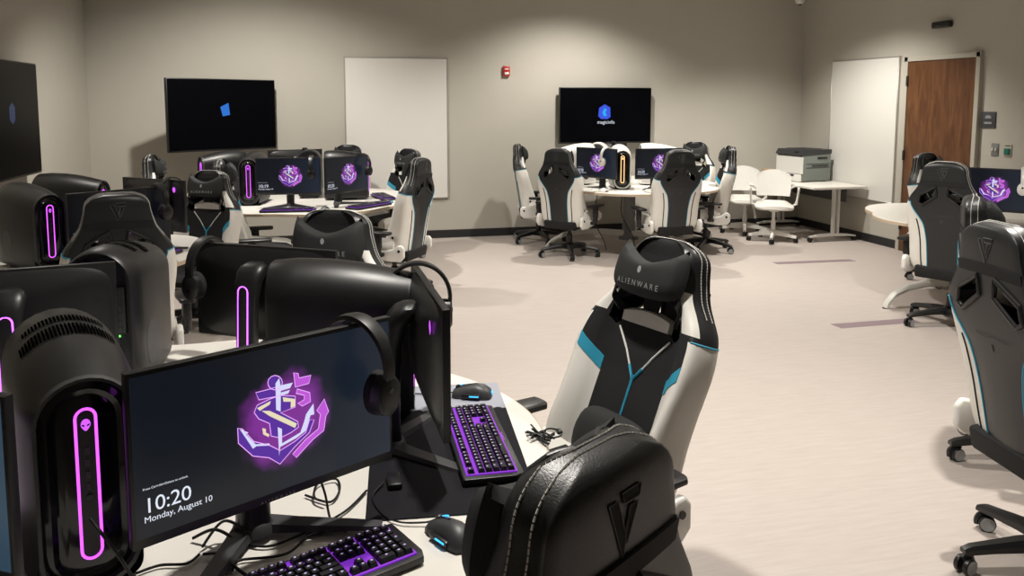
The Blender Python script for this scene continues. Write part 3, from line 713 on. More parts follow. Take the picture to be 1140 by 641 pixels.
# ------------------------------------------------------------------ desktop tower prototype
def tower_proto(white):
    sh = M['white_plastic'] if white else M['blackmatte']; ringm = M['orangeE'] if white else M['ringE']
    root = tag(empty('desktop_tower'), 'x', 'computer', 'white computer towers' if white else 'black computer towers')
    def prof(w, h, y, ins=0, rb=.03, n=14):
        w -= ins; z0 = .012+ins; h -= ins; out = []
        for a in np.linspace(0, PI, n): out.append((w*math.cos(a), y, h-w+w*math.sin(a)))
        for a in np.linspace(PI, 1.5*PI, 6): out.append((-w+rb+rb*math.cos(a), y, z0+rb+rb*math.sin(a)))
        for a in np.linspace(1.5*PI, 2*PI, 6): out.append((w-rb+rb*math.cos(a), y, z0+rb+rb*math.sin(a)))
        return out
    S = [(-.200, .100, .462), (-.190, .108, .469), (-.12, .1125, .474), (-.03, .1125, .470), (.05, .110, .460), (.12, .103, .446), (.17, .095, .434), (.20, .089, .427)]
    m = MB(); L = [prof(w, h, y) for y, w, h in S]
    m.rings(L, cap0=False, cap1=False)
    m.rings([L[0], prof(.100, .462, -.200, .010), prof(.100, .462, -.150, .012)], cap0=False, cap1=False)
    m.build('shell', sh, root)
    for s in (-1, 1):
        MB().tube([(s*.07, .1, .006), (s*.07, -.12, .006)], .012, 8).build('foot', M['blackplastic'], root)
    # front oval
    rim = MB(); A = prof(.089, .427, .20, 0, .07); B = prof(.089, .427, .213, .003, .07); D = prof(.089, .427, .213, .009, .07); E = prof(.089, .427, .198, .011, .07)
    rim.rings([A, B, D, E], cap0=False, cap1=False); rim.build('front_rim', M['white_plastic'] if white else M['darkgrey'], root)
    ff = MB(); P1 = prof(.089, .427, .199, .010, .065); P2 = prof(.089, .427, .204, .026, .05); P3 = prof(.089, .427, .200, .036, .04); P4 = prof(.089, .427, .206, .048, .035)
    ff.rings([P1, P2, P3, P4], cap0=False, cap1=True); ff.build('front_face', M['gloss'], root)
    cp = capsule(.034, .075, .365, 10)
    MB().tube([(x, .209, z) for x, z in cp], .0027, 8, closed=True).build('light_ring', ringm, root)['label'] = 'glowing orange light ring' if white else 'glowing purple light ring'
    ins = MB(); ip = capsule(.029, .080, .36, 10); ins.add([(x, .2085, z) for x, z in ip], [tuple(range(len(ip)))]); ins.build('centre_strip', M['blackplastic'], root, 0)
    bd = MB(); alien_head(0, .335, .0115, face_front(.2105), bd)
    for s in (-1, 1): bd.add([(s*.0042+.0030*math.cos(q)*math.cos(.6)-s*.0016*math.sin(q)*math.sin(.6), .3345+s*.003*math.cos(q)*math.sin(.6)+.0016*math.sin(q)*math.cos(.6), 0) for q in np.linspace(0, 2*PI, 11)[:-1]], [tuple(range(10))], 1, face_front(.2110))
    bd.build('front_badge', [M['orangeE'] if white else M['logoE'], M['gloss']], root, 0)
    pt = MB()
    for z in (.285, .262, .239, .216): pt.box((0, .2095, z), (.008, .003, .014), bev=.001, seg=1)
    pt.lathe([(.005, 0), (.005, .002)], 10, X=T(0, .2105, .196) @ rot('X', -90)); pt.build('ports', M['darkgrey'], root)
    # top vent slots
    vt = MB()
    for row, (y0, y1) in enumerate(((-.095, -.045), (-.035, .03))):
        for k in range(-13, 14):
            a = PI/2+k*.064
            if abs(k) > 11+row*2: continue
            sh_ = .008*(k/13)**2*2.2
            w = .1125; zt = .474
            p = lambda y, r: (r*math.cos(a), y, zt-w+r*math.sin(a))
            ya, yb = y0+sh_, y1-(0.006 if row == 0 else 0)-sh_*.2
            tng = Vector((-math.sin(a), 0, math.cos(a)))*.0024
            def rr(y_): ww = interp([t_[0] for t_ in S], [t_[1] for t_ in S], y_); hh = interp([t_[0] for t_ in S], [t_[2] for t_ in S], y_); return (ww*math.cos(a)*1.005, y_, hh-ww+ww*math.sin(a)*1.0+.0012)
            q = [Vector(rr(ya+(yb-ya)*f_)) for f_ in (0, .25, .5, .75, 1)]
            vt.add([tuple(x_) for v_ in q for x_ in (v_-tng, v_+tng)], [(2*i_, 2*i_+1, 2*i_+3, 2*i_+2) for i_ in range(4)])
    vt.build('top_vent', M['void'], root, 0)
    # round side vents
    for s in (-1, 1):
        sv = MB(); sv.add([(s*.1131, -.06+.05*math.cos(q), .14+.075*math.sin(q)) for q in np.linspace(0, 2*PI, 25)[:-1]], [tuple(range(24))]); sv.build('side_vent', M['honey'], root, 0)
    # recessed rear
    rp = MB(); r0 = prof(.100, .462, -.151, .012); rp.add(r0, [tuple(range(len(r0)))]); rp.build('rear_panel', M['honey'] if not white else M['grey'], root, 0)
    io = MB().box((.045, -.155, .27), (.045, .012, .15), bev=.002)
    for z in (.33, .305, .28, .255, .23, .21): io.box((.045, -.162, z), (.026, .006, .012))
    io.build('port_cluster', M['grey'], root)
    MB().box((-.03, -.155, .27), (.085, .010, .10), bev=.003).build('power_supply_plate', M['darkgrey'], root)
    MB().box((-.03, -.1535, .10), (.12, .008, .10), bev=.003).build('card_brackets', M['grey'], root)
    MB().box((.045, -.156, .185), (.006, .003, .006)).build('status_light', M['ledgreen'], root)
    return root
TB = tower_proto(False); TW = tower_proto(True)
def tower(x, y, deg, label, white=False, z=.742): return spawn(TW if white else TB, (x, y, z), deg, label)

# ------------------------------------------------------------------ keyboard prototypes (front edge = local +Y side)
def keys_layout():
    u = .0187; out = []; x0 = -.5*22.5*u
    def row(x, y, ws, hgt=1):
        for w in ws:
            if w > 0: out.append((x+w*u/2, y, w*u, hgt*u))
            x += abs(w)*u
    ys = [-.048, -.022, -.003, .0155, .034, .0525]
    row(x0, ys[0], [1, -1, 1, 1, 1, 1, -.5, 1, 1, 1, 1, -.5, 1, 1, 1, 1])
    row(x0, ys[1], [1]*13+[2]); row(x0, ys[2], [1.5]+[1]*12+[1.5]); row(x0, ys[3], [1.75]+[1]*11+[2.25]); row(x0, ys[4], [2.25]+[1]*10+[2.75])
    row(x0, ys[5], [1.25, 1.25, 1.25, 6.25, 1.25, 1.25, 1.25, 1.25])
    xn = x0+15.25*u; row(xn, ys[0], [1, 1, 1]); row(xn, ys[1], [1, 1, 1]); row(xn, ys[2], [1, 1, 1]); row(xn, ys[4], [-1, 1]); row(xn, ys[5], [1, 1, 1])
    xp = x0+18.5*u; row(xp, ys[0], [1, 1, 1, 1]); row(xp, ys[1], [1, 1, 1, 1]); row(xp, ys[2], [1, 1, 1]); row(xp, ys[3], [1, 1, 1]); row(xp, ys[4], [1, 1, 1]); row(xp, ys[5], [2, 1])
    out.append((xp+3.5*u, (ys[2]+ys[3])/2, u, 2*u)); out.append((xp+3.5*u, (ys[4]+ys[5])/2, u, 2*u))
    return out
def keycap_mesh(mb, x, y, w, h, m=0):
    a, b = w/2-.0006, h/2-.0006; c, d = a-.0024, b-.0024
    v = [(x-a, y-b, .021), (x+a, y-b, .021), (x+a, y+b, .021), (x-a, y+b, .021), (x-c, y-d-.0008, .031), (x+c, y-d-.0008, .031), (x+c, y+d-.0008, .031), (x-c, y+d-.0008, .031)]
    mb.add(v, [(4, 5, 6, 7), (0, 1, 5, 4), (1, 2, 6, 5), (2, 3, 7, 6), (3, 0, 4, 7)], m)
    mb.add([(x-.003, y-.0055, .0312), (x+.002, y-.0055, .0312), (x+.002, y-.0015, .0312), (x-.003, y-.0015, .0312)], [(0, 1, 2, 3)], 1)
def keyboard_proto(white, single):
    root = tag(empty('keyboard'), 'x', 'keyboard', 'white keyboards' if white else 'purple lit keyboards')
    body = MB()
    P = [(-.232, -.066), (-.228, -.072), (.228, -.072), (.232, -.066), (.232, .058), (.222, .082), (-.222, .082), (-.232, .058)]
    body.prism(P, .003, .018)
    bo = body.build('body', M['white_plastic'] if white else M['blackplastic'], root, 20); bev(bo, .002, 2)
    ft = MB()
    for sx in (-1, 1): ft.box((sx*.18, -.05, .002), (.03, .02, .006)).box((sx*.18, .055, .002), (.03, .02, .006))
    ft.build('rubber_feet', M['blackplastic'], root, 0)
    lb = MB().box((0, .0022, .0195), (.430, .128, .003)); lb.build('backlight_bed', M['white_plastic'] if white else M['keyE'], root, 0)
    if not white:
        lg = MB(); v, f = text_mesh('ALIENWARE', .007, spacing=1.4); lg.add([(-p[0], -p[1]*-1, 0) for p in v], f, 0, T(0, .0725, .0182) @ Matrix(((1, 0, 0, 0), (0, -1, 0, 0), (0, 0, 1, 0), (0, 0, 0, 1))))
        lg.build('front_lettering', M['logoE'], root, 0)
    km = M['white_plastic'] if white else M['blackplastic']; lm = M['grey'] if white else M['keylegend']
    K = [(-x, y, w, h) for x, y, w, h in keys_layout()]
    if single:
        mb = MB()
        for k in K: keycap_mesh(mb, *k)
        mb.build('keycaps', [km, lm], root, 0)
    else:
        cache = {}
        for x, y, w, h in K:
            kk = (round(w, 4), round(h, 4))
            if kk not in cache:
                mb = MB(); keycap_mesh(mb, 0, 0, w, h); cache[kk] = mb.mesh('keycap', [km, lm], 0)
            o = bpy.data.objects.new('keycap', cache[kk]); C.objects.link(o); o.parent = root; o.location = (x, y, 0)
    return root
KD = keyboard_proto(False, False); KS = keyboard_proto(False, True); KW = keyboard_proto(True, True)
def keyboard(p, x, y, deg, label, z=.742): return spawn(p, (x, y, z), deg, label)

# ------------------------------------------------------------------ mouse (front = local -Y towards the monitor; +Y to the hand)
def mouse_proto(white):
    root = tag(empty('mouse'), 'x', 'mouse', 'gaming mice')
    L = []
    for y, w, h in ((-.064, .018, .010), (-.060, .027, .018), (-.045, .031, .026), (-.02, .029, .034), (.01, .030, .040), (.035, .034, .036), (.055, .030, .024), (.062, .018, .012)):
        L.append([(w*math.cos(a)*(1.06 if math.sin(a) < .3 else 1), y, .002+h*max(0, math.sin(a))**.75) for a in np.linspace(0, PI, 15)])
    mb = MB(); mb.rings(L); mb.build('shell', M['white_plastic'] if white else M['darkgrey'], root, 50)
    gp = MB()
    gp.box((.034, .0, .010), (.012, .06, .014), bev=.004).box((-.034, .005, .009), (.012, .055, .012), bev=.004); gp.build('side_grip', M['blackplastic'], root)
    MB().lathe([(.009, -.004), (.010, 0), (.009, .004)], 14, X=T(0, -.045, .026) @ rot('Y', 90)).build('scroll_wheel', M['blackplastic'], root)
    MB().tube([(0, -.062, .017), (0, -.03, .0345), (0, -.005, .040)], .0012, 5).build('button_split', M['gloss'], root)
    if not white:
        a = MB(); a.tube([(-.014, -.058, .0195), (-.017, -.045, .0255), (-.017, -.034, .030)], .0022, 6); a.build('light_strip', M['mouseE'], root)
        b = MB(); b.box((.0, .0615, .013), (.014, .004, .012), bev=.0015); b.build('rear_light', M['mouseE'], root)
        c = MB(); c.tube([(.0405, .025, .012), (.0405, -.005, .012)], .002, 6); c.build('side_light', M['mouseE'], root)
    return root
MD = mouse_proto(False); MW = mouse_proto(True)

# ------------------------------------------------------------------ headset (arc in the local YZ plane, origin where the band rests)
def headset_proto(white):
    m1 = M['white_plastic'] if white else M['blackmatte']
    root = tag(empty('headset'), 'x', 'headset', 'headsets hung on the monitors')
    r = .096; bnd = MB(); L = []
    for a in np.linspace(-.42, PI+.42, 34):
        w = .021-.006*abs(math.cos(a))**2; c = (r*math.cos(a), -r+r*1.08*math.sin(a)-.0+.0)
        ro, ri = r+.006, r-.002; q = lambda R_, s: (s*w, R_*math.cos(a), -r*1.08+.012+R_*1.08*math.sin(a))
        L.append([q(ri, -1), q(ro, -.85), q(ro+.002, 0), q(ro, .85), q(ri, 1), q(ri-.003, 0)])
    bnd.rings(L); bnd.build('headband', m1, root)
    for s in (-1, 1):
        X = T(0, s*.083, -.142) @ rot('X', -90*s) @ rot('Z', 0)
        ov = lambda k, h: [(k*.036*math.cos(q), k*.046*math.sin(q), h) for q in np.linspace(0, 2*PI, 25)[:-1]]
        cu = MB(); cu.rings([ov(.75, .020), ov(.95, .014), ov(1, 0), ov(1, -.008)], X=X); c = cu.build('ear_cup', m1, root)
        pd = MB(); pd.rings([ov(.96, -.008), ov(1.05, -.014), ov(1.05, -.026), ov(.9, -.032)], X=X); pd.build('ear_cushion', M['fabric'] if not white else M['grey'], c)
        MB().lathe([(.007, .0205), (.006, .022)], 12, X=X @ T(0, -.012, 0)).build('cup_mark', M['gloss'], c)
    return root
HD = headset_proto(False); HW = headset_proto(True)
def headset_on(mon, label, white=False, side=-.2, dz=0, yaw=0):
    """hang a headset over the top edge of a monitor (viewer's right is local -X)"""
    th = mon.rotation_euler.z; z = mon.location.z+MB_BOTTOM+PH
    x = mon.location.x+side*math.cos(th)+.01*math.sin(th); y = mon.location.y+side*math.sin(th)-.01*math.cos(th)
    return spawn(HW if white else HD, (x, y, z+dz), math.degrees(th)+90+yaw, label)

# ------------------------------------------------------------------ lobed pod table
def petal(Rm, off, ph, n=144):
    rr = Rm-off; out = []
    for i in range(n):
        a = 2*PI*i/n; best = 0; acc = []
        for k in range(6):
            t_ = a-(ph+k*PI/3); b = off*math.cos(t_); disc = rr*rr-(off*math.sin(t_))**2
            if disc > 0: acc.append(b+math.sqrt(disc))
        mx = max(acc); sm = sum(math.exp(40*(v-mx)) for v in acc); rad = mx+math.log(sm)/40-.017
        out.append((rad*math.cos(a), rad*math.sin(a)))
    return out
def pod_table(x, y, Rm, ph, legs, label, lm='legwhite'):
    t = tag(empty('pod_table', (x, y, 0)), label, 'table', 'six seat pod tables')
    P = petal(Rm, .42, R(ph))
    tp = MB(); tp.rings([[(px*k, py*k, z) for px, py in P] for k, z in ((.996, .712), (.999, .715), (.999, .737), (.995, .741))])
    tp.build('table_top', M['tabletop'], t, 30)
    eb = MB(); eb.rings([[(px*k, py*k, z) for px, py in P] for k, z in ((.9985, .7135), (1.002, .7145), (1.002, .7365), (.9985, .7375))], cap0=False, cap1=False)
    eb.build('edge_band', M['edge'], t, 30)
    MB().lathe([(.12, .10), (.10, .14), (.075, .20), (.07, .64), (.16, .70), (.22, .712)], 32).build('column', M['legdark'], t)
    for k in range(3):
        a = R(legs+120*k); X = rot('Z', math.degrees(a)) @ Matrix.Diagonal((Rm/1.06, 1, 1, 1)); L = []
        for r_, z, h, w in ((.05, .17, .06, .045), (.30, .195, .055, .04), (.58, .20, .05, .036), (.78, .17, .045, .034), (.90, .115, .04, .032), (.965, .05, .03, .03), (.985, .004, .02, .03)):
            if r_ < .85: up, dn = (r_, z+h/2), (r_, z-h/2)
            else: up, dn = (r_+h*.5, z+.004), (r_-h*.5, max(.003, z-.004))
            L.append([(up[0], w*.6, up[1]), (up[0], -w*.6, up[1]), (up[0]-.004, -w, (up[1]*.6+dn[1]*.4)), (dn[0], -w, dn[1]), (dn[0], w, dn[1]), (up[0]-.004, w, (up[1]*.6+dn[1]*.4))])
        g = MB(); g.rings(L, X=X); g.build('arched_leg', M[lm], t, 40)
        MB().lathe([(.022, 0), (.024, .004)], 12, X=T(.985*Rm/1.06*math.cos(a), .985*Rm/1.06*math.sin(a), 0)).build('glide', M['blackplastic'], t)
    return t

def at(cx, cy, ang, r): return cx+r*math.cos(R(ang)), cy+r*math.sin(R(ang))
def cable(pts, label, name='cable', r=.0028, m='blackplastic', n=8, group=None):
    return tag(MB().tube(smoothpath(pts, n), r, 7).build(name, M[m]), label, 'cable', group)

# ================================================================== pod 1 (foreground)
pod_table(-.5, 2.15, 1.13, 0, 150, 'white lobed pod table in the foreground carrying the large lock screen monitor')
m1 = monitor(-.092, 1.597, -60.7, 'large foreground monitor showing 10:20 lock screen with purple anchor emblem', z=.754)
m2 = monitor(.293, 2.085, 1, 'monitor seen edge-on from behind, right of the 10:20 foreground screen')
m3 = monitor(-.175, 2.79, 58, 'monitor seen from behind with purple stand loop, in front of the lettered head pillow')
m4 = monitor(-.885, 2.57, 101, 'monitor seen from behind at the left, below the chair back with emblem')
for c_ in list(m4.children):
    if c_.name.startswith('back_badge'): bpy.data.objects.remove(c_)
m6 = monitor(-.752, 1.572, -121, 'foreground monitor of which only a pale right strip shows at the left edge', pale='screenpale')
tower(-.505, 1.75, -68, 'big black tower with purple ring at bottom left, beside the 10:20 monitor')
tb = tower(.06, 2.35, -8, 'black tower lying behind the 10:20 monitor, its rear opening to the left')
tower(-.648, 2.85, 82, 'black tower showing its perforated rear, behind the bottom left tower')
headset_on(m1, 'black headset hung on the right end of the 10:20 foreground monitor', side=-.195, yaw=12)
headset_on(m2, 'black headset arching over the edge-on monitor', side=-.215, yaw=-8)
headset_on(m3, 'black headset hung on the left end of the monitor with purple stand loop', side=-.235, yaw=0)
o = MB().box((0, 0, .0015), (.40, .83, .003), bev=.0008, seg=1).build('desk_mat', M['deskmat']); o.location = (.325, 2.095, .7415); o.rotation_euler = (0, 0, R(-5.6))
tag(o, 'large black desk mat with pale print under the edge-on monitor', 'desk mat')
keyboard(KD, -.045, 1.495, -66.5, 'purple lit keyboard below the 10:20 foreground monitor')
k2 = copy_tree(KD); k2['label'] = 'purple lit keyboard on the black desk mat near the table edge'; k2.location = (.405, 2.03, .7455); k2.rotation_euler = (0, 0, R(-2-90))
spawn(MD, (.262, 1.592, .742), -62, 'black mouse with cyan lights on the white table beside the foreground chair')
spawn(MD, (.462, 2.385, .7455), -20, 'black mouse with cyan light lying on the pale print of the desk mat')
# cables on the foreground table
cable([(-.17, 1.665, .748), (-.108, 1.643, .748), (-.02, 1.696, .748), (.046, 1.752, .748), (.097, 1.836, .748)], 'black cable sweeping across the white table from monitor foot to desk mat corner')
cable([(-.181, 1.569, .748), (-.17, 1.602, .748), (-.079, 1.605, .748), (-.027, 1.684, .748), (.016, 1.694, .748), (.043, 1.66, .748)], 'black cable snaking just behind the lower keyboard')
cable([(-.364, 1.604, .748), (-.324, 1.622, .748), (-.274, 1.616, .748), (-.253, 1.644, .748)], 'black cable under the left end of the 10:20 monitor')
cable([(-.045, 1.847, .748), (.01, 1.80, .748), (.034, 1.852, .748), (.027, 1.908, .75), (-.016, 1.89, .752), (-.024, 1.82, .754), (0, 1.788, .756)], 'black cable coiled in a loop behind the right end of the 10:20 monitor')
cable([(.232, 1.648, .757), (.213, 1.655, .75), (.159, 1.673, .748), (.125, 1.718, .748), (.109, 1.80, .748), (.14, 1.86, .752)], 'thin mouse cable running back from the mouse beside the nearest chair', r=.0022)
cable([(.40, 2.40, .757), (.33, 2.42, .75), (.26, 2.44, .75), (.2, 2.40, .75)], 'thin mouse cable on the desk mat behind the edge-on monitor', r=.0022)
cable([(-.02, 1.76, .86), (.0, 1.74, .80), (.01, 1.72, .752), (.03, 1.68, .752), (-.04, 1.655, .752)], 'black cable hanging down behind the 10:20 monitor')
cable([(-.274, 1.708, .75), (-.226, 1.686, .775), (-.183, 1.644, .765), (-.20, 1.605, .76), (-.152, 1.543, .748)], 'black cable draped over the foot of the 10:20 monitor stand', r=.0035)
cable([(-.251, 1.667, .75), (-.21, 1.699, .785), (-.161, 1.659, .77), (-.188, 1.625, .76), (-.245, 1.64, .75)], 'tangled loop of black cable at the foot of the 10:20 monitor stand', r=.0032)
cable([(-.405, 1.475, .935), (-.38, 1.45, .915), (-.345, 1.44, .86), (-.33, 1.45, .80), (-.37, 1.43, .76), (-.40, 1.40, .747)], 'black cable plugged into the front of the bottom left tower', r=.003)
cable([(-.215, 2.05, .90), (-.235, 2.12, .965), (-.20, 2.2, .99), (-.15, 2.30, 1.0)], 'grey cable arching between the towers in front of the purple stand loop', r=.0035, m='grey')
cable([(-.30, 1.44, .747), (-.24, 1.42, .747), (-.20, 1.37, .747), (-.22, 1.31, .747)], 'thin black cable curling left of the lower keyboard', r=.0022)
bn = MB()
for k in range(9):
    c0 = Vector((.585, 2.03, .748)); a = random.uniform(0, 2*PI); ll = random.uniform(.025, .045)
    pts = [c0+Vector((random.uniform(-.008, .008), random.uniform(-.02, .02), random.uniform(0, .012)))+Vector((math.cos(a), math.sin(a), .1))*ll*t_ for t_ in (-1, -.4, .3, 1)]
    bn.tube(smoothpath(pts, 4), .0026, 6)
bn.tube(smoothpath([(.59, 2.05, .75), (.62, 2.07, .752), (.645, 2.05, .752), (.64, 2.02, .75), (.60, 2.01, .75)], 6), .0024, 6)
bn.box((.643, 2.045, .752), (.016, .026, .010), bev=.004)
tag(bn.build('cable_bundle', M['blackplastic']), 'small tied bundle of black cable near the round edge of the foreground table', 'cable')
ad = MB().box((.165, 1.86, .752), (.035, .07, .018), bev=.007, X=None); tag(ad.build('cable_adapter', M['blackplastic']), 'black inline cable adapter at the corner of the desk mat', 'adapter')
chair(.198, 1.155, 124, 'nearest gaming chair, its black leather back with stitched edge at the bottom', lift=.002)
chair(.725, 2.20, 200, 'reclined white and black gaming chair facing left beside the foreground table', lift=.03, recline=20)
chair(-.045, 2.98, -116, 'gaming chair whose lettered head pillow rises behind the purple stand loop', lift=.02)

# ================================================================== pod 2 (left)
pod_table(-1.545, 5.33, .87, 30, 80, 'white lobed pod table at the left, almost hidden behind the foreground monitors')
a1 = monitor(-1.07, 4.78, -54, 'dark monitor at the left behind the chair back with emblem', pale='screendark')
a2 = monitor(-1.01, 5.43, 50, 'monitor at the left seen from behind with a purple badge at its corner')
tower(-1.57, 4.94, -48, 'black tower with purple ring at the far left, beside the dark monitor')
tower(-1.55, 5.62, -14, 'black tower lying sideways behind the far left tower with purple ring')
headset_on(a1, 'black headset hung on the right end of the dark left monitor', side=-.22)
headset_on(a2, 'black headset on the monitor with the purple badge at its corner', side=.16)
keyboard(KS, -.99, 5.03, -25, 'purple lit keyboard on the left pod table beside the chair back with emblem')
chair(-1.04, 4.50, 106, 'gaming chair seen from behind at left, emblem and belt holes on its black back')
chair(-.91, 6.16, 242, 'gaming chair facing the camera with blue Y piping, left of the middle pod', lift=-.07)

# ================================================================== pod 3 (middle, back)
pod_table(-.1, 7.85, 1.10, 45, 20, 'white lobed pod table in the middle at the back, below the tilted television')
b1 = monitor(-.25, 7.23, -95, 'left of the two lit anchor monitors on the middle back pod', time=TIME19)
b2 = monitor(.265, 7.30, -45, 'right of the two lit anchor monitors on the middle back pod')
b3 = monitor(-.22, 8.50, 105, 'monitor seen from behind between two hoods on the middle back pod')
tower(-.575, 7.64, -98, 'black tower with purple ring left of the lit monitors on the middle back pod')
tower(-.87, 7.95, -155, 'black tower at the left end of the middle back pod, ring seen aslant')
tower(.27, 7.76, -6, 'black tower behind the right lit monitor of the middle back pod')
tower(-.06, 8.08, 85, 'black tower in the centre of the middle back pod, rear to the camera')
headset_on(b1, 'black headset on the left lit monitor of the middle back pod', side=-.20)
headset_on(b2, 'black headset on the right lit monitor of the middle back pod', side=-.21)
headset_on(b3, 'black headset on the rear monitor of the middle back pod', side=.1)
keyboard(KS, -.25, 6.98, -95, 'purple lit keyboard in front of the left lit monitor on the middle back pod')
keyboard(KS, .44, 7.12, -45, 'purple lit keyboard in front of the right lit monitor on the middle back pod')
keyboard(KS, .62, 7.78, 10, 'purple lit keyboard at the right end of the middle back pod')
spawn(MD, (.06, 6.96, .742), -95, 'black mouse right of the left keyboard on the middle back pod')
spawn(MD, (.62, 7.38, .742), -45, 'black mouse right of the right keyboard on the middle back pod')
chair(-.50, 6.72, 2, 'gaming chair with white side turned to the camera, left of the middle back pod', lift=-.01)
chair(.64, 6.88, 147, 'gaming chair seen from behind at the right of the middle back pod, below the whiteboard', lift=-.02)
chair(.76, 8.46, 212, 'gaming chair with head pillow facing left, in front of the back wall whiteboard', lift=-.05)
chair(.27, 8.93, -108, 'gaming chair behind the middle back pod, only its black head showing before the whiteboard', lift=-.03)
chair(-1.22, 7.76, 0, 'gaming chair in profile facing right near the left end of the tilted television', lift=-.03)

# ================================================================== pod 4 (far, white machines)
pod_table(3.5, 8.50, 1.06, 5, 176, 'white lobed pod table at the back right with the white towers')
c1 = monitor(2.935, 8.085, -149, 'left lit monitor beside the white tower on the far pod')
c2 = monitor(3.585, 7.885, -86, 'right lit monitor beside the white tower on the far pod')
c3 = monitor(3.45, 9.16, 95, 'monitor seen from behind at the rear of the far pod')
tower(3.235, 8.125, -105, 'white tower with orange ring facing the camera between the far pod monitors', True)
tower(2.87, 8.55, -165, 'white tower at the left of the far pod, orange ring seen aslant', True)
tower(3.78, 8.36, -12, 'white tower behind the right lit monitor of the far pod', True)
tower(3.26, 8.85, 60, 'white tower at the back of the far pod below the television', True)
headset_on(c1, 'white headset on the left lit monitor of the far pod', True, side=-.14)
headset_on(c3, 'black headset at the rear of the far pod, below the television', side=.1)
keyboard(KW, 2.72, 7.98, -149, 'white keyboard in front of the left lit monitor on the far pod')
keyboard(KW, 3.56, 7.64, -86, 'white keyboard in front of the right lit monitor on the far pod')
spawn(MW, (2.92, 7.78, .742), -140, 'white mouse beside the left white keyboard on the far pod')
chair(3.54, 7.55, 90, 'gaming chair seen squarely from behind in front of the far pod', lift=-.02)
chair(2.67, 8.17, 42, 'gaming chair with back and white side showing, at the left front of the far pod', lift=-.03)
chair(2.58, 9.10, -12, 'gaming chair in profile facing right, leftmost at the far pod', lift=-.04)
chair(4.28, 8.12, 158, 'gaming chair in profile facing left, rightmost at the far pod', lift=-.03)
chair(4.38, 8.80, 222, 'gaming chair at the back right of the far pod with its head pillow showing', lift=-.03)
for i, (p, lab) in enumerate((([(3.3, 8.2, .70), (3.25, 8.1, .45), (3.35, 8.0, .2), (3.4, 8.1, .02)], 'black cable drooping below the far pod, nearer its middle'), ([(3.05, 8.3, .70), (2.98, 8.25, .4), (3.08, 8.2, .15), (3.15, 8.3, .02)], 'black cable drooping below the far pod, nearer its left chair'))):
    cable(p, lab, r=.005)

# ================================================================== pod 5 (right)
pod_table(5.42, 5.36, 1.0, 0, 176, 'white lobed pod table at the right edge, partly behind the tall chair back')
e1 = monitor(4.95, 4.90, -140, 'lit anchor monitor at the right edge below the room sign')
headset_on(e1, 'white headset on the monitor at the right edge', True, side=-.2)
chair(4.62, 4.88, 28, 'gaming chair seen from behind at right, in front of the wooden door', lift=.03)
chair(5.70, 6.10, -72, 'gaming chair behind the right pod table, left of the tall chair back', lift=-.02)
chair(2.53, 2.12, -9, 'nearest gaming chair on the right edge, its black back and star base cut off', lift=.05, recline=12, base=30)
chair(3.18, 2.88, -42, 'gaming chair with head pillow facing right, behind the nearest right chair', lift=.02, base=-10)

# ================================================================== printer desk corner
t = tag(empty('flip_desk', (6.055, 8.87, 0)), 'white flip-top desk carrying the printer along the right wall', 'desk')
MB().box((0, 0, .666), (.74, 1.44, .028), bev=.004).build('desk_top', M['tabletop'], t)
for sy in (-1, 1):
    g = MB()
    for dx in (-.03, .03): g.box((dx+.04, sy*.58, .36), (.035, .045, .58), bev=.008)
    g.box((.04, sy*.58, .643), (.5, .05, .018), bev=.004); g.build('leg_post', M['legwhite'], t)
    L = []
    for x, z, h in ((-.31, .062, .012), (-.2, .075, .02), (.04, .085, .028), (.28, .075, .02), (.39, .062, .012)): L.append([(x*.9-.03, sy*.58-.025, z-h*.6), (x*.9-.03, sy*.58+.025, z-h*.6), (x*.9-.03, sy*.58+.025, z+h*.6), (x*.9-.03, sy*.58-.025, z+h*.6)])
    f = MB(); f.rings(L); fo = f.build('foot_bar', M['legwhite'], t)
    for x in (-.30, .31): MB().lathe([(.028, -.018), (.03, 0), (.028, .018)], 16, X=T(x, sy*.58, .03) @ rot('X', 90)).tube([(x, sy*.58, .03), (x, sy*.58, .065)], .01).build('caster', M['blackplastic'], fo)
MB().box((.2, 0, .55), (.02, 1.1, .16), bev=.003).build('modesty_panel', M['darkgrey'], t)

t = tag(empty('printer', (6.10, 8.98, .680), R(8)), 'white and grey laser printer on the desk in the far right corner', 'printer')
t.scale = (1.1, 1.1, 1.06)
MB().box((0, 0, .175), (.42, .42, .33), bev=.012).build('body', M['printergrey'], t)
MB().prism([(-.222, -.21), (-.20, -.214), (-.20, .214), (-.222, .21)], .10, .30).build('front_door', M['white_plastic'], t)
MB().box((-.215, 0, .05), (.03, .40, .085), bev=.006).build('paper_tray', M['white_plastic'], t)
MB().box((-.233, 0, .08), (.006, .2, .02), bev=.002).build('tray_handle', M['blackplastic'], t)
L = [[(-.235, y, .325), (-.20, y, .385), (.21, y, .385), (.21, y, .335), (-.20, y, .315)] for y in (-.215, .215)]
MB().rings(L).build('top_cover', M['printerdark'], t, 20)
MB().box((.0, 0, .387), (.26, .3, .012), bev=.004).build('output_tray', M['printerdark'], t)
MB().box((-.218, -.12, .35), (.01, .07, .03), bev=.002, X=None).build('control_panel', M['gloss'], t)
MB().box((.08, -.213, .285), (.14, .006, .025), bev=.002).build('side_grip', M['blackplastic'], t)
sd = MB()
for z in (.17, .215): sd.box((.02, -.2115, z), (.34, .004, .006))
sd.box((.05, -.2125, .192), (.24, .005, .018)); sd.build('side_seams', M['printerdark'], t, 0)
MB().box((.225, -.02, .115), (.03, .3, .20), bev=.006).build('rear_cover', M['printergrey'], t)
for sx in (-1, 1):
    for sy in (-1, 1): MB().lathe([(.02, 0), (.024, .014)], 12, X=T(sx*.16, sy*.16, 0)).build('foot', M['blackplastic'], t)
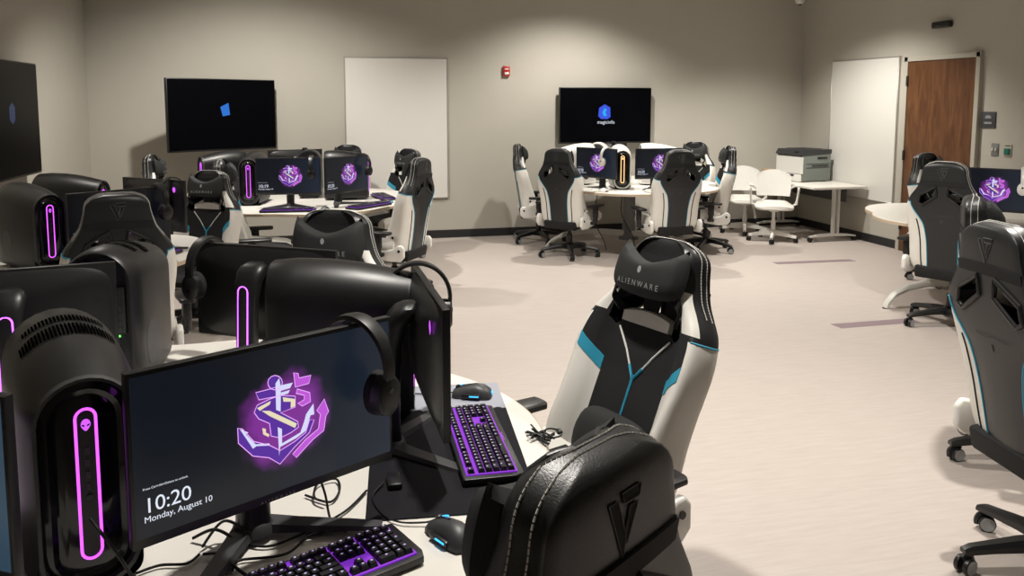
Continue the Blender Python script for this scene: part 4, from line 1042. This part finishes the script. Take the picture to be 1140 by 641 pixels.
t = tag(empty('cardboard_box', (5.84, 9.38, .680), R(20)), 'small brown cardboard box on the desk behind the white task chairs', 'box')
MB().box((0, 0, .06), (.10, .12, .12), bev=.003).build('carton', M['brown'], t); MB().box((0, 0, .1205), (.03, .12, .002)).build('tape', M['edge'], t)

def task_chair_proto():
    root = tag(empty('task_chair'), 'x', 'chair', 'white task chairs at the printer desk')
    # seat
    L = []
    for y, w, zt, th in ((-.22, .17, .475, .02), (-.20, .20, .462, .03), (-.1, .225, .455, .035), (.05, .23, .455, .035), (.18, .215, .455, .032), (.22, .18, .447, .02)):
        L.append([(w*math.copysign(abs(math.cos(q))**.5, math.cos(q)), y, zt-th+th*math.copysign(abs(math.sin(q))**.7, math.sin(q))) for q in np.linspace(0, 2*PI, 25)[:-1]])
    MB().rings(L).build('seat', M['white'], root, 60)
    # thin curved back
    g = []; nu, nv = 16, 10
    for side in (0, 1):
        G = []
        for i in range(nv+1):
            v = i/nv; z = .53+.32*v; row = []
            for j in range(nu+1):
                u = -1+2*j/nu; w = .215*(1-.12*(max(0, v-.55)/.45)**4-.10*(1-v)**2); y = -.235-.07*v+.065*u*u+(.010 if side else 0)
                row.append((u*w, y, z+(-.05*u*u*v)))
            G.append(row)
        g.append(G)
    bk = MB()
    for G in g: bk.add([p for r in G for p in r], [(i*(nu+1)+j, i*(nu+1)+j+1, (i+1)*(nu+1)+j+1, (i+1)*(nu+1)+j) for i in range(nv) for j in range(nu)])
    def rim(f): return [f(g[0][i][j]) for i, j in []]
    edge = [(0, j) for j in range(nu+1)]+[(i, nu) for i in range(1, nv+1)]+[(nv, j) for j in range(nu-1, -1, -1)]+[(i, 0) for i in range(nv-1, 0, -1)]
    A = [g[0][i][j] for i, j in edge]; B = [g[1][i][j] for i, j in edge]; k = len(edge)
    bk.add(A+B, [(i, (i+1) % k, k+(i+1) % k, k+i) for i in range(k)]); bk.build('back_shell', M['white_plastic'], root, 50)
    for s in (-1, 1):
        ar = MB(); ar.tube(smoothpath([(s*.12, -.05, .40), (s*.25, -.08, .44), (s*.275, .02, .60), (s*.275, .03, .655), (s*.27, -.05, .665), (s*.25, -.17, .655), (s*.20, -.215, .62)], 5), .013, 8)
        ar.tube([(s*.275, .03, .655), (s*.265, -.02, .45), (s*.18, -.02, .425)], .011, 8)
        a = ar.build('arm_loop', M['white_plastic'], root); MB().box((s*.27, -.06, .678), (.05, .20, .014), bev=.006).build('arm_pad', M['white_plastic'], a)
    MB().lathe([(.05, .36), (.10, .41), (.16, .425)], 20).lathe([(.028, .10), (.028, .24), (.02, .245), (.02, .37)], 16).build('column', M['white_plastic'], root)
    MB().lathe([(.03, .08), (.05, .085), (.045, .12), (.03, .13)], 20).build('hub', M['white_plastic'], root)
    for k in range(5):
        X = rot('Z', 72*k+10); L = []
        for x, w, zc, h in ((.03, .028, .105, .03), (.16, .022, .09, .022), (.29, .016, .072, .014)): L.append([(x, w, zc-h), (x, w*.7, zc+h), (x, -w*.7, zc+h), (x, -w, zc-h)])
        lo = MB(); lo.rings(L, X=X); lo = lo.build('base_leg', M['white_plastic'], root)
        cs = MB(); Y = X @ T(.285, 0, 0) @ rot('Z', random.uniform(0, 360))
        for s in (-1, 1): cs.lathe([(.029, 0), (.029, .014), (.022, .018)], 16, X=Y @ T(.01, s*.006, .029) @ rot('X', -90*s))
        cs.tube([(0, 0, .04), (0, 0, .075)], .008, X=Y); cs.build('caster', M['blackplastic'], lo)
    return root
TC = task_chair_proto()
spawn(TC, (5.385, 8.50, 0), -118, 'white task chair nearer the camera at the printer desk')
spawn(TC, (5.36, 9.12, 0), -112, 'white task chair nearer the back wall at the printer desk')

# the slotted top vent only shows on the nearest tower
for o_ in [o for o in C.objects if o.name.split('.')[0] == 'top_vent' and 'bottom left' not in o.parent['label']]: bpy.data.objects.remove(o_)

# ------------------------------------------------------------------ lights
def spot(x, y, tx, ty, power, size=124, blend=.7, rad=.06, col=(1, .95, .875), z=ZC-.05):
    l = bpy.data.lights.new('ceiling_downlight', 'SPOT'); l.energy = power; l.spot_size = R(size); l.spot_blend = blend; l.shadow_soft_size = rad; l.color = col
    o = bpy.data.objects.new('ceiling_downlight', l); C.objects.link(o); o.location = (x, y, z)
    dv = Vector((tx-x, ty-y, -z)); o.rotation_euler = dv.to_track_quat('-Z', 'Y').to_euler(); return o
LIGHTS = [(-.55, 7.3, -.65, 8.6, 330), (3.1, 8.2, 3.0, 8.7, 270), (4.95, 7.6, 5.4, 7.9, 330), (2.2, 5.6, 2.2, 5.4, 360), (3.1, 3.1, 3.1, 3.2, 340), (.6, 2.3, .5, 2.1, 300), (-1.6, 5.4, -1.5, 5.3, 130)]
for x, y, tx, ty, p in LIGHTS: spot(x, y, tx, ty, p, 112 if x > 4.5 else 124)
w = bpy.data.worlds.new('room_dark'); bpy.context.scene.world = w; w.use_nodes = True
w.node_tree.nodes['Background'].inputs[0].default_value = (.5, .5, .5, 1); w.node_tree.nodes['Background'].inputs[1].default_value = .02

# ------------------------------------------------------------------ camera
cam = bpy.data.cameras.new('camera'); co = bpy.data.objects.new('camera', cam); C.objects.link(co)
F, CY, PITCH, ROLL, YAW = 880.0, 204.4555, .10193, .0016135, .2423225
fw = Vector((math.sin(YAW)*math.cos(PITCH), math.cos(YAW)*math.cos(PITCH), -math.sin(PITCH))); rt = Vector((math.cos(YAW), -math.sin(YAW), 0)); up = rt.cross(fw)
r2 = rt*math.cos(ROLL)+up*math.sin(ROLL); u2 = up*math.cos(ROLL)-rt*math.sin(ROLL)
mw = Matrix.Identity(4)
for i in range(3): mw[i][0], mw[i][1], mw[i][2] = r2[i], u2[i], -fw[i]
mw.translation = (0, 0, 1.67); co.matrix_world = mw
cam.sensor_width = 36; cam.lens = F/1140*36; cam.shift_y = -(320.5-CY)/1140; cam.clip_start = .05
sc = bpy.context.scene; sc.camera = co
sc.view_settings.view_transform = 'Standard'; sc.view_settings.look = 'None'; sc.view_settings.gamma = 1; sc.view_settings.exposure = 0; sc.view_settings.use_curve_mapping = False
